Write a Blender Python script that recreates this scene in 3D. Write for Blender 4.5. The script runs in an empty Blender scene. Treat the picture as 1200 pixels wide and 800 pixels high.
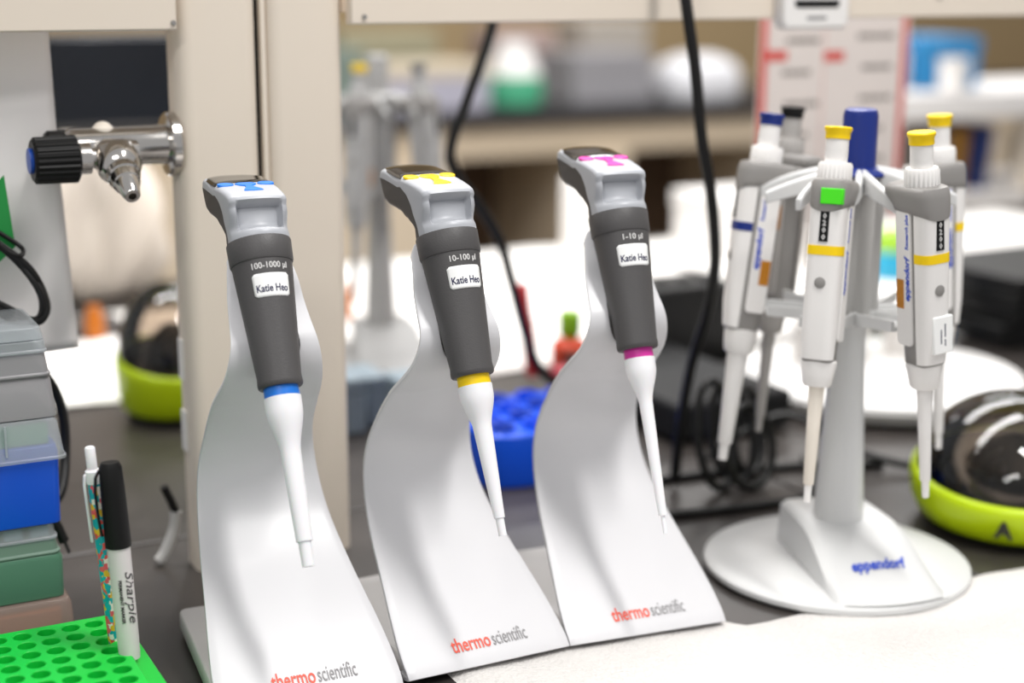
import bpy, bmesh, math, random
from mathutils import Vector, Matrix, Euler
random.seed(4)
S = bpy.context.scene
C = S.collection
PI = math.pi

# ------------------------------------------------------------------ camera
cam = bpy.data.cameras.new('camera')
camo = bpy.data.objects.new('camera', cam); C.objects.link(camo)
camo.location = (0, 0, 0.49)
camo.rotation_euler = (math.radians(76.447), math.radians(-0.330), math.radians(-27.244))
cam.sensor_width = 36.0
cam.lens = 1832.0 / 1200.0 * 36.0
cam.clip_start = 0.02; cam.clip_end = 60
cam.dof.use_dof = True
cam.dof.focus_distance = 1.085
cam.dof.aperture_fstop = 2.35
cam.dof.aperture_blades = 0
S.camera = camo

# ------------------------------------------------------------------ world, lamps, exposure
W = bpy.data.worlds.new('World'); S.world = W; W.use_nodes = True
bg = W.node_tree.nodes['Background']
bg.inputs[0].default_value = (0.97, 0.98, 1.0, 1); bg.inputs[1].default_value = 0.45

def lamp(x, y, z, sx, sy, power, tilt=0.0, col=(1.0, 0.985, 0.965)):
    l = bpy.data.lights.new('ceiling_lamp', 'AREA'); l.shape = 'RECTANGLE'
    l.size = sx; l.size_y = sy; l.energy = power; l.color = col
    o = bpy.data.objects.new('ceiling_lamp', l); C.objects.link(o)
    o.location = (x, y, z); o.rotation_euler = (tilt, 0, 0)
lamp(-0.9, -0.45, 2.0, 1.2, 0.3, 18, 0.15)
lamp(0.86, 0.28, 2.0, 0.18, 0.8, 28, 0.05)
lamp(0.8, 1.95, 2.1, 2.4, 0.4, 62)
lamp(2.6, 3.2, 2.1, 3.0, 0.5, 52)
lamp(3.4, 5.0, 2.1, 3.4, 0.5, 36)
S.view_settings.view_transform = 'Standard'
S.view_settings.look = 'None'
S.view_settings.exposure = 0.20
S.view_settings.gamma = 1.0
S.view_settings.use_curve_mapping = False

# ------------------------------------------------------------------ materials
MATS = {}
def srgb(h):
    r = [int(h[i:i+2], 16) / 255 for i in (0, 2, 4)]
    return tuple((c / 12.92 if c <= 0.04045 else ((c + 0.055) / 1.055) ** 2.4) for c in r) + (1,)
def mat(name, col, rough=0.5, metal=0.0, trans=0.0, noise=0.0, nscale=30, bump=0.0, bscale=200, coat=0.0, ior=1.45, spec=0.5, alpha=1.0, sss=0.0):
    if name in MATS: return MATS[name]
    m = bpy.data.materials.new(name); m.use_nodes = True
    nt = m.node_tree; p = nt.nodes['Principled BSDF']
    c = srgb(col) if isinstance(col, str) else col
    p.inputs['Base Color'].default_value = c
    p.inputs['Roughness'].default_value = rough
    p.inputs['Metallic'].default_value = metal
    p.inputs['IOR'].default_value = ior
    p.inputs['Transmission Weight'].default_value = trans
    p.inputs['Coat Weight'].default_value = coat
    p.inputs['Specular IOR Level'].default_value = spec
    p.inputs['Alpha'].default_value = alpha
    if sss:
        p.inputs['Subsurface Weight'].default_value = sss
        p.inputs['Subsurface Scale'].default_value = 0.004
    tc = nt.nodes.new('ShaderNodeTexCoord')
    if noise:
        n = nt.nodes.new('ShaderNodeTexNoise'); n.inputs['Scale'].default_value = nscale; n.inputs['Detail'].default_value = 5
        nt.links.new(tc.outputs['Object'], n.inputs['Vector'])
        mx = nt.nodes.new('ShaderNodeMix'); mx.data_type = 'RGBA'
        mx.inputs[6].default_value = tuple(v * (1 - noise) for v in c[:3]) + (1,)
        mx.inputs[7].default_value = tuple(min(1, v * (1 + noise)) for v in c[:3]) + (1,)
        nt.links.new(n.outputs['Fac'], mx.inputs[0]); nt.links.new(mx.outputs[2], p.inputs['Base Color'])
    if bump:
        n2 = nt.nodes.new('ShaderNodeTexNoise'); n2.inputs['Scale'].default_value = bscale; n2.inputs['Detail'].default_value = 3
        nt.links.new(tc.outputs['Object'], n2.inputs['Vector'])
        b = nt.nodes.new('ShaderNodeBump'); b.inputs['Strength'].default_value = bump; b.inputs['Distance'].default_value = 0.002
        nt.links.new(n2.outputs['Fac'], b.inputs['Height']); nt.links.new(b.outputs['Normal'], p.inputs['Normal'])
    MATS[name] = m
    return m
M_stand = mat('stand_plastic', 'd3d2d4', 0.34, noise=0.02, nscale=8)
M_stand2 = mat('stand_base_plastic', 'cfccca', 0.35, noise=0.02)
M_head = mat('head_grey', 'acaeb3', 0.38, noise=0.015)
M_dark = mat('handle_charcoal', '4c4a4a', 0.5, noise=0.04, nscale=60, bump=0.12, bscale=900)
M_dark2 = mat('shell_dark', '3d3a3a', 0.45, noise=0.03)
M_white = mat('white_plastic', 'f2f1f3', 0.35, noise=0.01, sss=0.1)
M_screen = mat('screen_black', '16130f', 0.08, coat=0.6, noise=0.05)
M_blue = mat('key_blue', '1a74d6', 0.4, noise=0.02)
M_yel = mat('key_yellow', 'f7d000', 0.4, noise=0.02)
M_mag = mat('key_magenta', 'd0339b', 0.4, noise=0.02)
M_paperlab = mat('sticker_white', 'f4f4f2', 0.55, noise=0.01)
M_ink = mat('ink_navy', '23234a', 0.6, noise=0.02)
M_inkk = mat('ink_black', '2a2826', 0.6, noise=0.02)
M_inkw = mat('print_pale', 'd8d6d4', 0.6, noise=0.02)
M_red = mat('logo_red', 'f05a45', 0.5, noise=0.02)
M_lgrey = mat('logo_grey', '8f8d8e', 0.5, noise=0.02)
M_eblue = mat('logo_blue', '2f4fc0', 0.5, noise=0.02)
M_car = mat('carousel_grey', 'd2d2d1', 0.38, noise=0.02)
M_car2 = mat('carousel_arm', 'bdbbb8', 0.4, noise=0.02)
M_hood = mat('hood_grey', '8b8885', 0.45, noise=0.02)
M_ewhite = mat('pipette_white', 'e9e6e3', 0.4, noise=0.015)
M_cream = mat('aged_cream', 'e6ddd0', 0.45, noise=0.02)
M_cap = mat('cap_navy', '142a78', 0.35, noise=0.03)
M_black = mat('black_plastic', '0b0a0a', 0.5, noise=0.1, spec=0.35)
M_rubber = mat('black_cable', '0c0b0b', 0.42, noise=0.1)
M_gold = mat('sticker_amber', 'b9781e', 0.35, noise=0.35, nscale=400)
M_green = mat('sticker_green', '47e016', 0.5, noise=0.02)
M_chrome = mat('chrome', 'c9c5c0', 0.13, metal=1.0, noise=0.03)
M_paint = mat('shelf_paint', 'e0d4c5', 0.42, noise=0.03, nscale=6)
M_paint2 = mat('shelf_paint_dim', 'b7aa9b', 0.5, noise=0.04, nscale=6)
M_lime = mat('lime_plastic', 'b9d300', 0.32, noise=0.02)
M_paper = mat('paper', 'f0ecea', 0.8, noise=0.03, nscale=12, bump=0.1, bscale=40)
M_tan = mat('wall_tan', 'b79f79', 0.8, noise=0.03, nscale=2)
M_cab = mat('cabinet_beige', 'cbbba4', 0.5, noise=0.04, nscale=3)
M_cab2 = mat('cabinet_inside', '5b4838', 0.7, noise=0.1, nscale=3)
M_floor = mat('floor_vinyl', '8b8177', 0.4, noise=0.08, nscale=5)
M_rackg = mat('rack_green', '0cc93f', 0.45, noise=0.05, nscale=20, sss=0.25)
M_rackb = mat('rack_blue', '0850d8', 0.35, noise=0.05)

def bench_mat():
    m = bpy.data.materials.new('epoxy_bench'); m.use_nodes = True; nt = m.node_tree; p = nt.nodes['Principled BSDF']
    tc = nt.nodes.new('ShaderNodeTexCoord')
    n = nt.nodes.new('ShaderNodeTexNoise'); n.inputs['Scale'].default_value = 9; n.inputs['Detail'].default_value = 8; n.inputs['Roughness'].default_value = 0.7
    r = nt.nodes.new('ShaderNodeValToRGB')
    r.color_ramp.elements[0].color = srgb('2f2b29'); r.color_ramp.elements[1].color = srgb('423d3a')
    r.color_ramp.elements[0].position = 0.3; r.color_ramp.elements[1].position = 0.75
    nt.links.new(tc.outputs['Object'], n.inputs['Vector']); nt.links.new(n.outputs['Fac'], r.inputs[0]); nt.links.new(r.outputs[0], p.inputs['Base Color'])
    r2 = nt.nodes.new('ShaderNodeMapRange'); r2.inputs[3].default_value = 0.25; r2.inputs[4].default_value = 0.45
    nt.links.new(n.outputs['Fac'], r2.inputs[0]); nt.links.new(r2.outputs[0], p.inputs['Roughness'])
    return m
M_bench = bench_mat()

def clear_mat(name, col, amount, rough=0.2):
    m = bpy.data.materials.new(name); m.use_nodes = True; nt = m.node_tree
    p = nt.nodes['Principled BSDF']; out = nt.nodes['Material Output']
    p.inputs['Base Color'].default_value = srgb(col); p.inputs['Roughness'].default_value = rough
    t = nt.nodes.new('ShaderNodeBsdfTransparent'); t.inputs[0].default_value = tuple(0.35 + 0.65 * v for v in srgb(col)[:3]) + (1,)
    mx = nt.nodes.new('ShaderNodeMixShader')
    tc = nt.nodes.new('ShaderNodeTexCoord'); n = nt.nodes.new('ShaderNodeTexNoise'); n.inputs['Scale'].default_value = 14
    mr = nt.nodes.new('ShaderNodeMapRange'); mr.inputs[3].default_value = amount - 0.05; mr.inputs[4].default_value = amount + 0.05
    nt.links.new(tc.outputs['Object'], n.inputs['Vector']); nt.links.new(n.outputs['Fac'], mr.inputs[0]); nt.links.new(mr.outputs[0], mx.inputs[0])
    nt.links.new(t.outputs[0], mx.inputs[1]); nt.links.new(p.outputs[0], mx.inputs[2]); nt.links.new(mx.outputs[0], out.inputs[0])
    return m
M_clear = clear_mat('frosted_clear', 'd5dadd', 0.38)
M_clearg = clear_mat('frosted_green', '5f9a78', 0.62, 0.3)
M_clearo = clear_mat('frosted_rose', 'c9b2a6', 0.4, 0.15)
M_cleark = clear_mat('frosted_grey', '9c9a9c', 0.8, 0.3)
M_boxblue = mat('box_blue', '0b4fc8', 0.3, noise=0.05)
def dome_mat():
    m = bpy.data.materials.new('smoky_dome'); m.use_nodes = True; nt = m.node_tree
    out = nt.nodes['Material Output']; nt.nodes.remove(nt.nodes['Principled BSDF'])
    g = nt.nodes.new('ShaderNodeBsdfGlossy'); g.inputs['Roughness'].default_value = 0.04
    t = nt.nodes.new('ShaderNodeBsdfTransparent'); t.inputs[0].default_value = (0.62, 0.55, 0.48, 1)
    fr = nt.nodes.new('ShaderNodeFresnel'); fr.inputs[0].default_value = 1.55
    mx = nt.nodes.new('ShaderNodeMixShader')
    nt.links.new(fr.outputs[0], mx.inputs[0]); nt.links.new(t.outputs[0], mx.inputs[1]); nt.links.new(g.outputs[0], mx.inputs[2]); nt.links.new(mx.outputs[0], out.inputs[0])
    return m
M_dome = dome_mat()
def towel_mat():
    m = bpy.data.materials.new('towel_cotton'); m.use_nodes = True; nt = m.node_tree; p = nt.nodes['Principled BSDF']
    p.inputs['Base Color'].default_value = srgb('d9d5d1'); p.inputs['Roughness'].default_value = 0.95
    p.inputs['Sheen Weight'].default_value = 0.3
    tc = nt.nodes.new('ShaderNodeTexCoord')
    v = nt.nodes.new('ShaderNodeTexVoronoi'); v.inputs['Scale'].default_value = 330
    n = nt.nodes.new('ShaderNodeTexNoise'); n.inputs['Scale'].default_value = 60; n.inputs['Detail'].default_value = 6
    ad = nt.nodes.new('ShaderNodeMath'); ad.operation = 'ADD'
    b = nt.nodes.new('ShaderNodeBump'); b.inputs['Strength'].default_value = 0.7; b.inputs['Distance'].default_value = 0.002
    nt.links.new(tc.outputs['Object'], v.inputs['Vector']); nt.links.new(tc.outputs['Object'], n.inputs['Vector'])
    nt.links.new(v.outputs['Distance'], ad.inputs[0]); nt.links.new(n.outputs['Fac'], ad.inputs[1])
    nt.links.new(ad.outputs[0], b.inputs['Height']); nt.links.new(b.outputs[0], p.inputs['Normal'])
    return m
M_towel = towel_mat()
def pen_mat():
    m = bpy.data.materials.new('pen_print'); m.use_nodes = True; nt = m.node_tree; p = nt.nodes['Principled BSDF']
    p.inputs['Roughness'].default_value = 0.3
    tc = nt.nodes.new('ShaderNodeTexCoord'); mp = nt.nodes.new('ShaderNodeMapping'); mp.inputs['Scale'].default_value = (1, 1, 0.7)
    v = nt.nodes.new('ShaderNodeTexVoronoi'); v.inputs['Scale'].default_value = 360; v.distance = 'CHEBYCHEV'
    r = nt.nodes.new('ShaderNodeValToRGB'); r.color_ramp.interpolation = 'CONSTANT'
    cs = ['12a6b0', 'f3ece0', 'e5574c', '1fb3bd', 'e9bd32', '18a8b4', 'e8606a']
    e = r.color_ramp.elements; e[0].color = srgb(cs[0]); e[1].position = 1 / 7; e[1].color = srgb(cs[1])
    for i in range(2, 7):
        k = e.new(i / 7); k.color = srgb(cs[i])
    sp = nt.nodes.new('ShaderNodeSeparateColor')
    nt.links.new(tc.outputs['Object'], mp.inputs[0]); nt.links.new(mp.outputs[0], v.inputs['Vector'])
    nt.links.new(v.outputs['Color'], sp.inputs[0]); nt.links.new(sp.outputs[0], r.inputs[0]); nt.links.new(r.outputs[0], p.inputs['Base Color'])
    return m
M_pen = pen_mat()

# ------------------------------------------------------------------ helpers
class G:
    def __init__(s): s.v = []; s.f = []
    def add(s, vs, fs, M=None):
        o = len(s.v)
        s.v += [tuple(M @ Vector(p)) if M is not None else tuple(p) for p in vs]
        s.f += [tuple(i + o for i in q) for q in fs]; return s
    def box(s, x0, x1, y0, y1, z0, z1, M=None):
        vs = [(x, y, z) for x in (x0, x1) for y in (y0, y1) for z in (z0, z1)]
        return s.add(vs, [(0,1,3,2),(4,6,7,5),(0,4,5,1),(2,3,7,6),(0,2,6,4),(1,5,7,3)], M)
    def lathe(s, prof, seg=40, M=None, a0=0, a1=2*PI):
        vs = []; fs = []; n = len(prof)
        for r, z in prof:
            for k in range(seg):
                a = a0 + (a1 - a0) * k / seg; vs.append((r * math.cos(a), r * math.sin(a), z))
        for i in range(n - 1):
            for k in range(seg):
                k2 = (k + 1) % seg
                fs.append((i*seg+k, i*seg+k2, (i+1)*seg+k2, (i+1)*seg+k))
        if prof[0][0] > 1e-6: fs.append(tuple(reversed(range(seg))))
        if prof[-1][0] > 1e-6: fs.append(tuple((n-1)*seg + k for k in range(seg)))
        return s.add(vs, fs, M)
    def loft(s, loops, M=None, cap=True):
        n = len(loops[0]); vs = [p for L in loops for p in L]; fs = []
        for i in range(len(loops) - 1):
            for k in range(n):
                k2 = (k + 1) % n; fs.append((i*n+k, i*n+k2, (i+1)*n+k2, (i+1)*n+k))
        if cap:
            fs.append(tuple(reversed(range(n)))); fs.append(tuple((len(loops)-1)*n + k for k in range(n)))
        return s.add(vs, fs, M)
    def tube(s, path, r, seg=10, closed=False):
        P = [Vector(p) for p in path]; loops = []; up = Vector((0.13, 0.31, 0.94)); prev = None
        for i, p in enumerate(P):
            t = (P[min(i+1, len(P)-1)] - P[max(i-1, 0)]).normalized()
            if prev is None: a = t.cross(up).normalized()
            else: a = (prev - t * prev.dot(t)).normalized()
            prev = a; b = t.cross(a)
            rr = r(i / (len(P) - 1)) if callable(r) else r
            loops.append([tuple(p + a * math.cos(2*PI*k/seg) * rr + b * math.sin(2*PI*k/seg) * rr) for k in range(seg)])
        return s.loft(loops)
    def build(s, name, m, parent=None, bevel=0, seg=2, solid=0, angle=35, smooth=True, loc=None, rot=None, sub=0):
        me = bpy.data.meshes.new(name); me.from_pydata(s.v, [], s.f)
        bm = bmesh.new(); bm.from_mesh(me); bmesh.ops.remove_doubles(bm, verts=bm.verts, dist=1e-6)
        bmesh.ops.recalc_face_normals(bm, faces=bm.faces); bm.to_mesh(me); bm.free()
        if smooth:
            me.shade_smooth(); me.set_sharp_from_angle(angle=math.radians(angle))
        me.materials.append(m)
        o = bpy.data.objects.new(name, me); C.objects.link(o)
        if parent: o.parent = parent
        if loc: o.location = loc
        if rot: o.rotation_euler = rot
        if solid:
            d = o.modifiers.new('thickness', 'SOLIDIFY'); d.thickness = solid; d.offset = 0
        if bevel:
            b = o.modifiers.new('bevel', 'BEVEL'); b.width = bevel; b.segments = seg; b.limit_method = 'ANGLE'; b.angle_limit = math.radians(35)
        if sub:
            d = o.modifiers.new('sub', 'SUBSURF'); d.levels = sub; d.render_levels = sub
        return o
def smoothpath(pts, n=8):
    P = [Vector(p) for p in pts]; P = [P[0]*2 - P[1]] + P + [P[-1]*2 - P[-2]]; out = []
    for i in range(1, len(P) - 2):
        for k in range(n):
            t = k / n; a, b, c, d = P[i-1], P[i], P[i+1], P[i+2]
            out.append(0.5 * ((2*b) + (c - a)*t + (2*a - 5*b + 4*c - d)*t*t + (3*b - a - 3*c + d)*t**3))
    out.append(P[-2]); return out
def sq(hx, hy, z, n=32, e=3.2, cx=0, cy=0):
    L = []
    for k in range(n):
        a = 2*PI*k/n; c, s_ = math.cos(a), math.sin(a)
        L.append((cx + hx * math.copysign(abs(c)**(2/e), c), cy + hy * math.copysign(abs(s_)**(2/e), s_), z))
    return L
def tag(o, label, cat, group=None, kind=None):
    o['label'] = label; o['category'] = cat
    if group: o['group'] = group
    if kind: o['kind'] = kind
    return o
def empty(name, loc, rot=(0,0,0), label=None, cat=None, group=None):
    o = bpy.data.objects.new(name, None); C.objects.link(o); o.location = loc; o.rotation_euler = rot
    o.empty_display_size = 0.02
    if label: tag(o, label, cat, group)
    return o
def plab(o, label): o['label'] = label; return o
def struct(o): o['kind'] = 'structure'; return o
def text(name, txt, size, fn, m, parent, shear=0.0, bold=0.0, align='CENTER', width=None, depth=0.0002, res=3):
    """lettering as real thin geometry, laid on a surface by fn(x, y, h)"""
    cu = bpy.data.curves.new('t', 'FONT'); cu.body = txt; cu.size = size; cu.align_x = align; cu.align_y = 'CENTER'
    cu.shear = shear; cu.offset = bold; cu.resolution_u = res; cu.extrude = 0.5
    ob = bpy.data.objects.new('t', cu); C.objects.link(ob)
    dg = bpy.context.evaluated_depsgraph_get(); dg.update()
    me = bpy.data.meshes.new_from_object(ob.evaluated_get(dg)); bpy.data.objects.remove(ob); bpy.data.curves.remove(cu)
    bm = bmesh.new(); bm.from_mesh(me)
    xs = [v.co.x for v in bm.verts]
    if width and xs:
        k = width / (max(xs) - min(xs))
        for v in bm.verts: v.co.x *= k
    # cut long faces so the letters can follow a curve
    bmesh.ops.remove_doubles(bm, verts=bm.verts, dist=1e-7)
    for v in bm.verts:
        h = depth if v.co.z > 0 else 0.0
        v.co = Vector(fn(v.co.x, v.co.y, h))
    bmesh.ops.recalc_face_normals(bm, faces=bm.faces)
    bm.to_mesh(me); bm.free(); me.name = name; me.materials.clear(); me.materials.append(m)
    o = bpy.data.objects.new(name, me); C.objects.link(o); o.parent = parent
    return o
def lerp(T, x):
    if x <= T[0][0]: return T[0][1]
    for (a, b), (c, d) in zip(T, T[1:]):
        if x <= c: return b + (d - b) * (x - a) / (c - a)
    return T[-1][1]

# ================================================================== SETTING
struct(G().box(-2, 9, -1, 9, -0.93, -0.90).build('floor', M_floor))
struct(G().box(-2, 9, 7.0, 7.1, -0.90, 2.6).build('wall_back', M_tan))
struct(G().box(9.0, 9.1, -1, 7.1, -0.90, 2.6).build('wall_right', M_tan))

# our bench: worktop made of slabs with narrow joints
bt = empty('lab_bench', (0, 0, 0), label='dark grey epoxy lab bench top under the pipette stands', cat='lab bench')
for (x0, x1, y0, y1) in ((-0.9, 0.9, 0.72, 1.278), (0.903, 2.9, 0.72, 1.278), (-0.9, 0.9, 1.281, 2.42), (0.903, 2.9, 1.281, 2.42)):
    G().box(x0, x1, y0, y1, -0.03, 0.0).build('worktop_slab', M_bench, bt, bevel=0.002)
G().box(-0.9, 2.9, 0.78, 2.38, -0.88, -0.031).build('cabinet_body', M_cab, bt)

# shelf frame over the bench
sf = empty('shelf_frame', (0.395, 1.19, 0), label='cream painted metal shelf frame standing on the lab bench', cat='shelf')
def upright(x0, x1, y0, y1):
    g = G(); r = 0.012; n = 6; L = []
    for (cx, cy, a0) in ((x1-r, y0+r, -PI/2), (x1-r, y1-r, 0), (x0+r, y1-r, PI/2), (x0+r, y0+r, PI)):
        for k in range(n+1):
            a = a0 + PI/2*k/n; L.append((cx + r*math.cos(a) - 0.395, cy + r*math.sin(a) - 1.19))
    g.loft([[(a, b, z) for a, b in L] for z in (0.0, 0.6)])
    return g.build('upright', M_paint, sf)
upright(0.327, 0.391, 1.19, 1.232)
upright(0.3985, 0.4625, 1.19, 1.232)
G().box(-0.0040, -0.0004, 0.012, 0.036, 0.0, 0.6).build('joint_gasket', M_black, sf)
G().box(-0.0002, 0.0034, 0.0045, 0.036, 0.0, 0.6).build('joint_strip', M_paint, sf)
for z in (0.10, 0.16):
    G().box(-0.0695, -0.0675, 0.020, 0.032, z, z + 0.034).build('slot', M_ewhite, sf)
for (x0, x1, y, z0) in ((-0.30, 0.325, 1.180, 0.4405), (0.4645, 2.9, 1.180, 0.4430)):
    G().box(x0-0.395, x1-0.395, y-1.19, y-1.19+0.012, z0, z0+0.085).build('fascia', M_paint, sf, bevel=0.0015)
g = G().box(-0.30-0.395, -0.07, 0.013, 0.13, 0.452, 0.47)
g.box(0.07, 2.5, 0.013, 0.13, 0.452, 0.47); g.box(-0.07, 0.07, 0.044, 0.13, 0.452, 0.47)
g.build('shelf_board', M_paint, sf)
for (x, z) in ((0.627, 0.467), (1.07, 0.462), (0.476, 0.449), (0.322, 0.446)):
    G().lathe([(0.0, -0.001), (0.0022, -0.001), (0.0018, 0.0012), (0, 0.0014)], 12, Matrix.Translation((x-0.395, -0.0105, z)) @ Matrix.Rotation(PI/2, 4, 'X')).build('screw', M_hood, sf)

# white towel along the front of the bench
def towel():
    rt_ = random.Random(5)
    g = G(); nx, ny = 150, 30; vs = []; fs = []
    for i in range(nx+1):
        for j in range(ny+1):
            x = 0.43 + 1.0*i/nx
            e = 0.9020 - 0.012*(x-.66) + 0.028*max(0, min(1, (0.668-x)/0.02)) + 0.0015*math.sin(x*31) + 0.0012*math.sin(x*97+1) + 0.0006*rt_.random() 
            v = j/ny; y = 0.70 + (e-0.70)*v
            if i < 6: x += 0.0
            h = 0.0024 + 0.0004*(rt_.random()-.5) + 0.0003*math.sin(x*90+y*60) + 0.0002*math.sin(x*41-y*133)
            edge = min(1, (1-v)*ny/2.5) * min(1, i/2.0)
            z = 0.0006 + h*math.sqrt(max(0, edge))
            vs.append((x, y, z))
    for i in range(nx):
        for j in range(ny):
            a = i*(ny+1)+j; fs.append((a, a+ny+1, a+ny+2, a+1))
    g.add(vs, fs)
    return tag(g.build('towel', M_towel, sub=0, angle=80), 'white cotton towel lying along the front edge of the bench', 'towel')
towel()

# ================================================================== THERMO STANDS
PROF = [(0.0, .915, .0635),(.004,.9185,.0640),(.0125,.9295,.0645),(.025,.946,.063),(.0375,.962,.0605),(.05,.979,.0575),(.0625,.997,.0545),(.075,1.014,.052),(.0875,1.028,.0495),(.1,1.037,.0475),(.1125,1.043,.046),(.125,1.0455,.0445),(.1375,1.0445,.043),(.15,1.040,.041),(.1625,1.0315,.0395),(.175,1.020,.039),(.1875,1.006,.0385),(.2,.989,.037),(.2125,.975,.0345),(.225,.968,.0325),(.2375,.967,.030),(.25,.978,.028),(.2625,.987,.0265),(.275,.991,.025),(.2875,1.001,.022),(.293,1.007,.017),(.296,1.010,.010)]
PY = [(z, y-.93) for z, y, w in PROF]; PW = [(z, w) for z, y, w in PROF]
def stand(x, y, a, lean, label):
    t = empty('pipette_stand', (x, y, 0.0012), (0, 0, a), label, 'pipette stand', 'S-curved pipette stands')
    def panel_y(z): return sum(lerp(PY, z + d) * k for d, k in (((-.016, .12), (-.010, .2), (-.004, .18), (.004, .18), (.010, .2), (.016, .12)) if .03 < z < .185 else ((-.004, .3), (0, .4), (.004, .3)) if z > .004 else ((0, 1),))) + lean*z
    g = G(); rows = []; nz = 96; nc = 9; vs = []; fs = []
    # front lip turns under, then the S-curve
    zs = [0.006 + (0.296-0.006)*i/nz for i in range(nz+1)]
    for z in zs:
        yy = panel_y(z); w = sum(lerp(PW, z+d)*k for d, k in ((-.006,.25),(0,.5),(.006,.25))) if z < .285 else lerp(PW, z)
        h = 0.0
        q = (z-0.238)/0.023
        if abs(q) < 1: h = 0.0165*math.sqrt(1-q*q)
        row = []
        for sgn in (-1, 1):
            for c in range(nc+1):
                u = c/nc
                xx = -w + (w-h)*u if sgn < 0 else h + (w-h)*u
                s_ = xx/w
                row.append((xx, yy + 0.0035*s_*s_*min(1, max(0, (z-.16)/.04)) , z))
        rows.append(row)
    # underside turn
    under = []
    y0, w0 = rows[0][0][1], lerp(PW, 0)
    for (dy, dz_) in ((0.016, -0.0015), (0.008, -0.0022), (0.002, -0.0006)):
        under.append([(p[0], y0 + dy, 0.006 + dz_) for p in rows[0]])
    rows = under + rows; n = 2*(nc+1)
    for r in rows: vs += r
    for i in range(len(rows)-1):
        for c in range(n-1):
            if c == nc:
                continue
            fs.append((i*n+c, i*n+c+1, (i+1)*n+c+1, (i+1)*n+c))
    g.add(vs, fs)
    g.build('curved_panel', M_stand, t, solid=0.0034, bevel=0.0008, angle=60)
    # grommet round the opening
    pa = []
    for k in range(41):
        b = 2*PI*k/40; z = 0.238 + 0.0225*math.sin(b); xx = 0.0160*math.cos(b)
        pa.append((xx, panel_y(z), z))
    G().tube(pa, 0.0013, 8).build('opening_rim', M_dark2, t)
    # base plate behind the panel
    L = []
    for (cx, cy, a0) in ((0.052, 0.148, 0), (-0.052, 0.148, PI/2), (-0.058, 0.012, PI), (0.058, 0.012, 1.5*PI)):
        for k in range(6):
            b = a0 + PI/2*k/5; L.append((cx + 0.006*math.cos(b), cy + 0.006*math.sin(b)))
    g = G().loft([[(p[0]*s_, p[1], z) for p in L] for z, s_ in ((0.0035, 0.985), (0.005, 1), (0.0155, 0.995), (0.017, 0.98))])
    g.build('base_plate', M_stand2, t, bevel=0.0006)
    for (fx, fy) in ((-0.052, 0.012), (0.052, 0.012), (-0.047, 0.142), (0.047, 0.142)):
        G().lathe([(0.006, 0), (0.0064, 0.001), (0.0064, 0.0045)], 20, Matrix.Translation((fx, fy, 0))).build('foot', M_stand, t)
    def onp(px, py, h):
        z = 0.0160 + py*0.98
        m = (panel_y(z+.002)-panel_y(z-.002))/.004; q = (1+m*m)**.5; d = 0.0021 + h
        return (px, panel_y(z) - d/q, z + d*m/q)
    text('red_lettering', 'thermo', 0.0098, lambda px, py, h: onp(px - 0.0100, py, h), M_red, t, bold=0.00012, width=0.0305)
    text('grey_lettering', 'scientific', 0.0098, lambda px, py, h: onp(px + 0.0205, py, h), M_lgrey, t, width=0.0275)
    return t
S1 = (.3270, .9280, -.070); S2 = (.460, .9292, .0094); S3 = (.5895, .9225, -.11)
stand(*S1, 0.11, 'white S-curved pipette stand on the left, holding the blue-ringed pipette')
stand(*S2, 0.0, 'white S-curved pipette stand in the middle, holding the yellow-ringed pipette')
stand(*S3, 0.0, 'white S-curved pipette stand on the right, holding the magenta-ringed pipette')

# ================================================================== ELECTRONIC PIPETTES
FRONT = [(-.0218,.1038),(-.0220,.1060),(-.0212,.1085),(-.0196,.1095),(-.0190,.1180),(-.0190,.1270),(-.0202,.1290),(-.0195,.1330),(-.0145,.1368),(-.006,.1420),(.004,.1482),(.016,.1550),(.028,.1618),(.038,.1676),(.046,.1710),(.0520,.1712),(.0550,.1685)]
BACKL = [(.0548,.1662),(.0440,.1618),(.0300,.1548),(.0190,.1478),(.0110,.1385),(.0070,.1290),(.0055,.1180),(.0050,.1038)]
DKIN = [(.0050,.1038),(.0055,.1180),(.0070,.1290),(.0110,.1385),(.0190,.1478),(.0300,.1548),(.0440,.1618),(.0548,.1662)]
DKOUT = [(.0568,.1560),(.0560,.1490),(.0500,.1425),(.0400,.1370),(.0290,.1310),(.0205,.1235),(.0178,.1150),(.0195,.1080),(.0214,.1038)]
def densify(P, n):
    P = [Vector(p) for p in P]; L = [0]
    for a, b in zip(P, P[1:]): L.append(L[-1] + (b-a).length)
    out = []
    for i in range(n):
        s_ = L[-1]*i/(n-1)
        for k in range(len(P)-1):
            if s_ <= L[k+1] + 1e-9:
                out.append(P[k].lerp(P[k+1], (s_-L[k])/max(1e-9, L[k+1]-L[k]))); break
    return out
def top_u(b):   # height of the top face at back distance b
    return lerp([(p[0], p[1]) for p in FRONT[7:16]], b)
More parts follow.
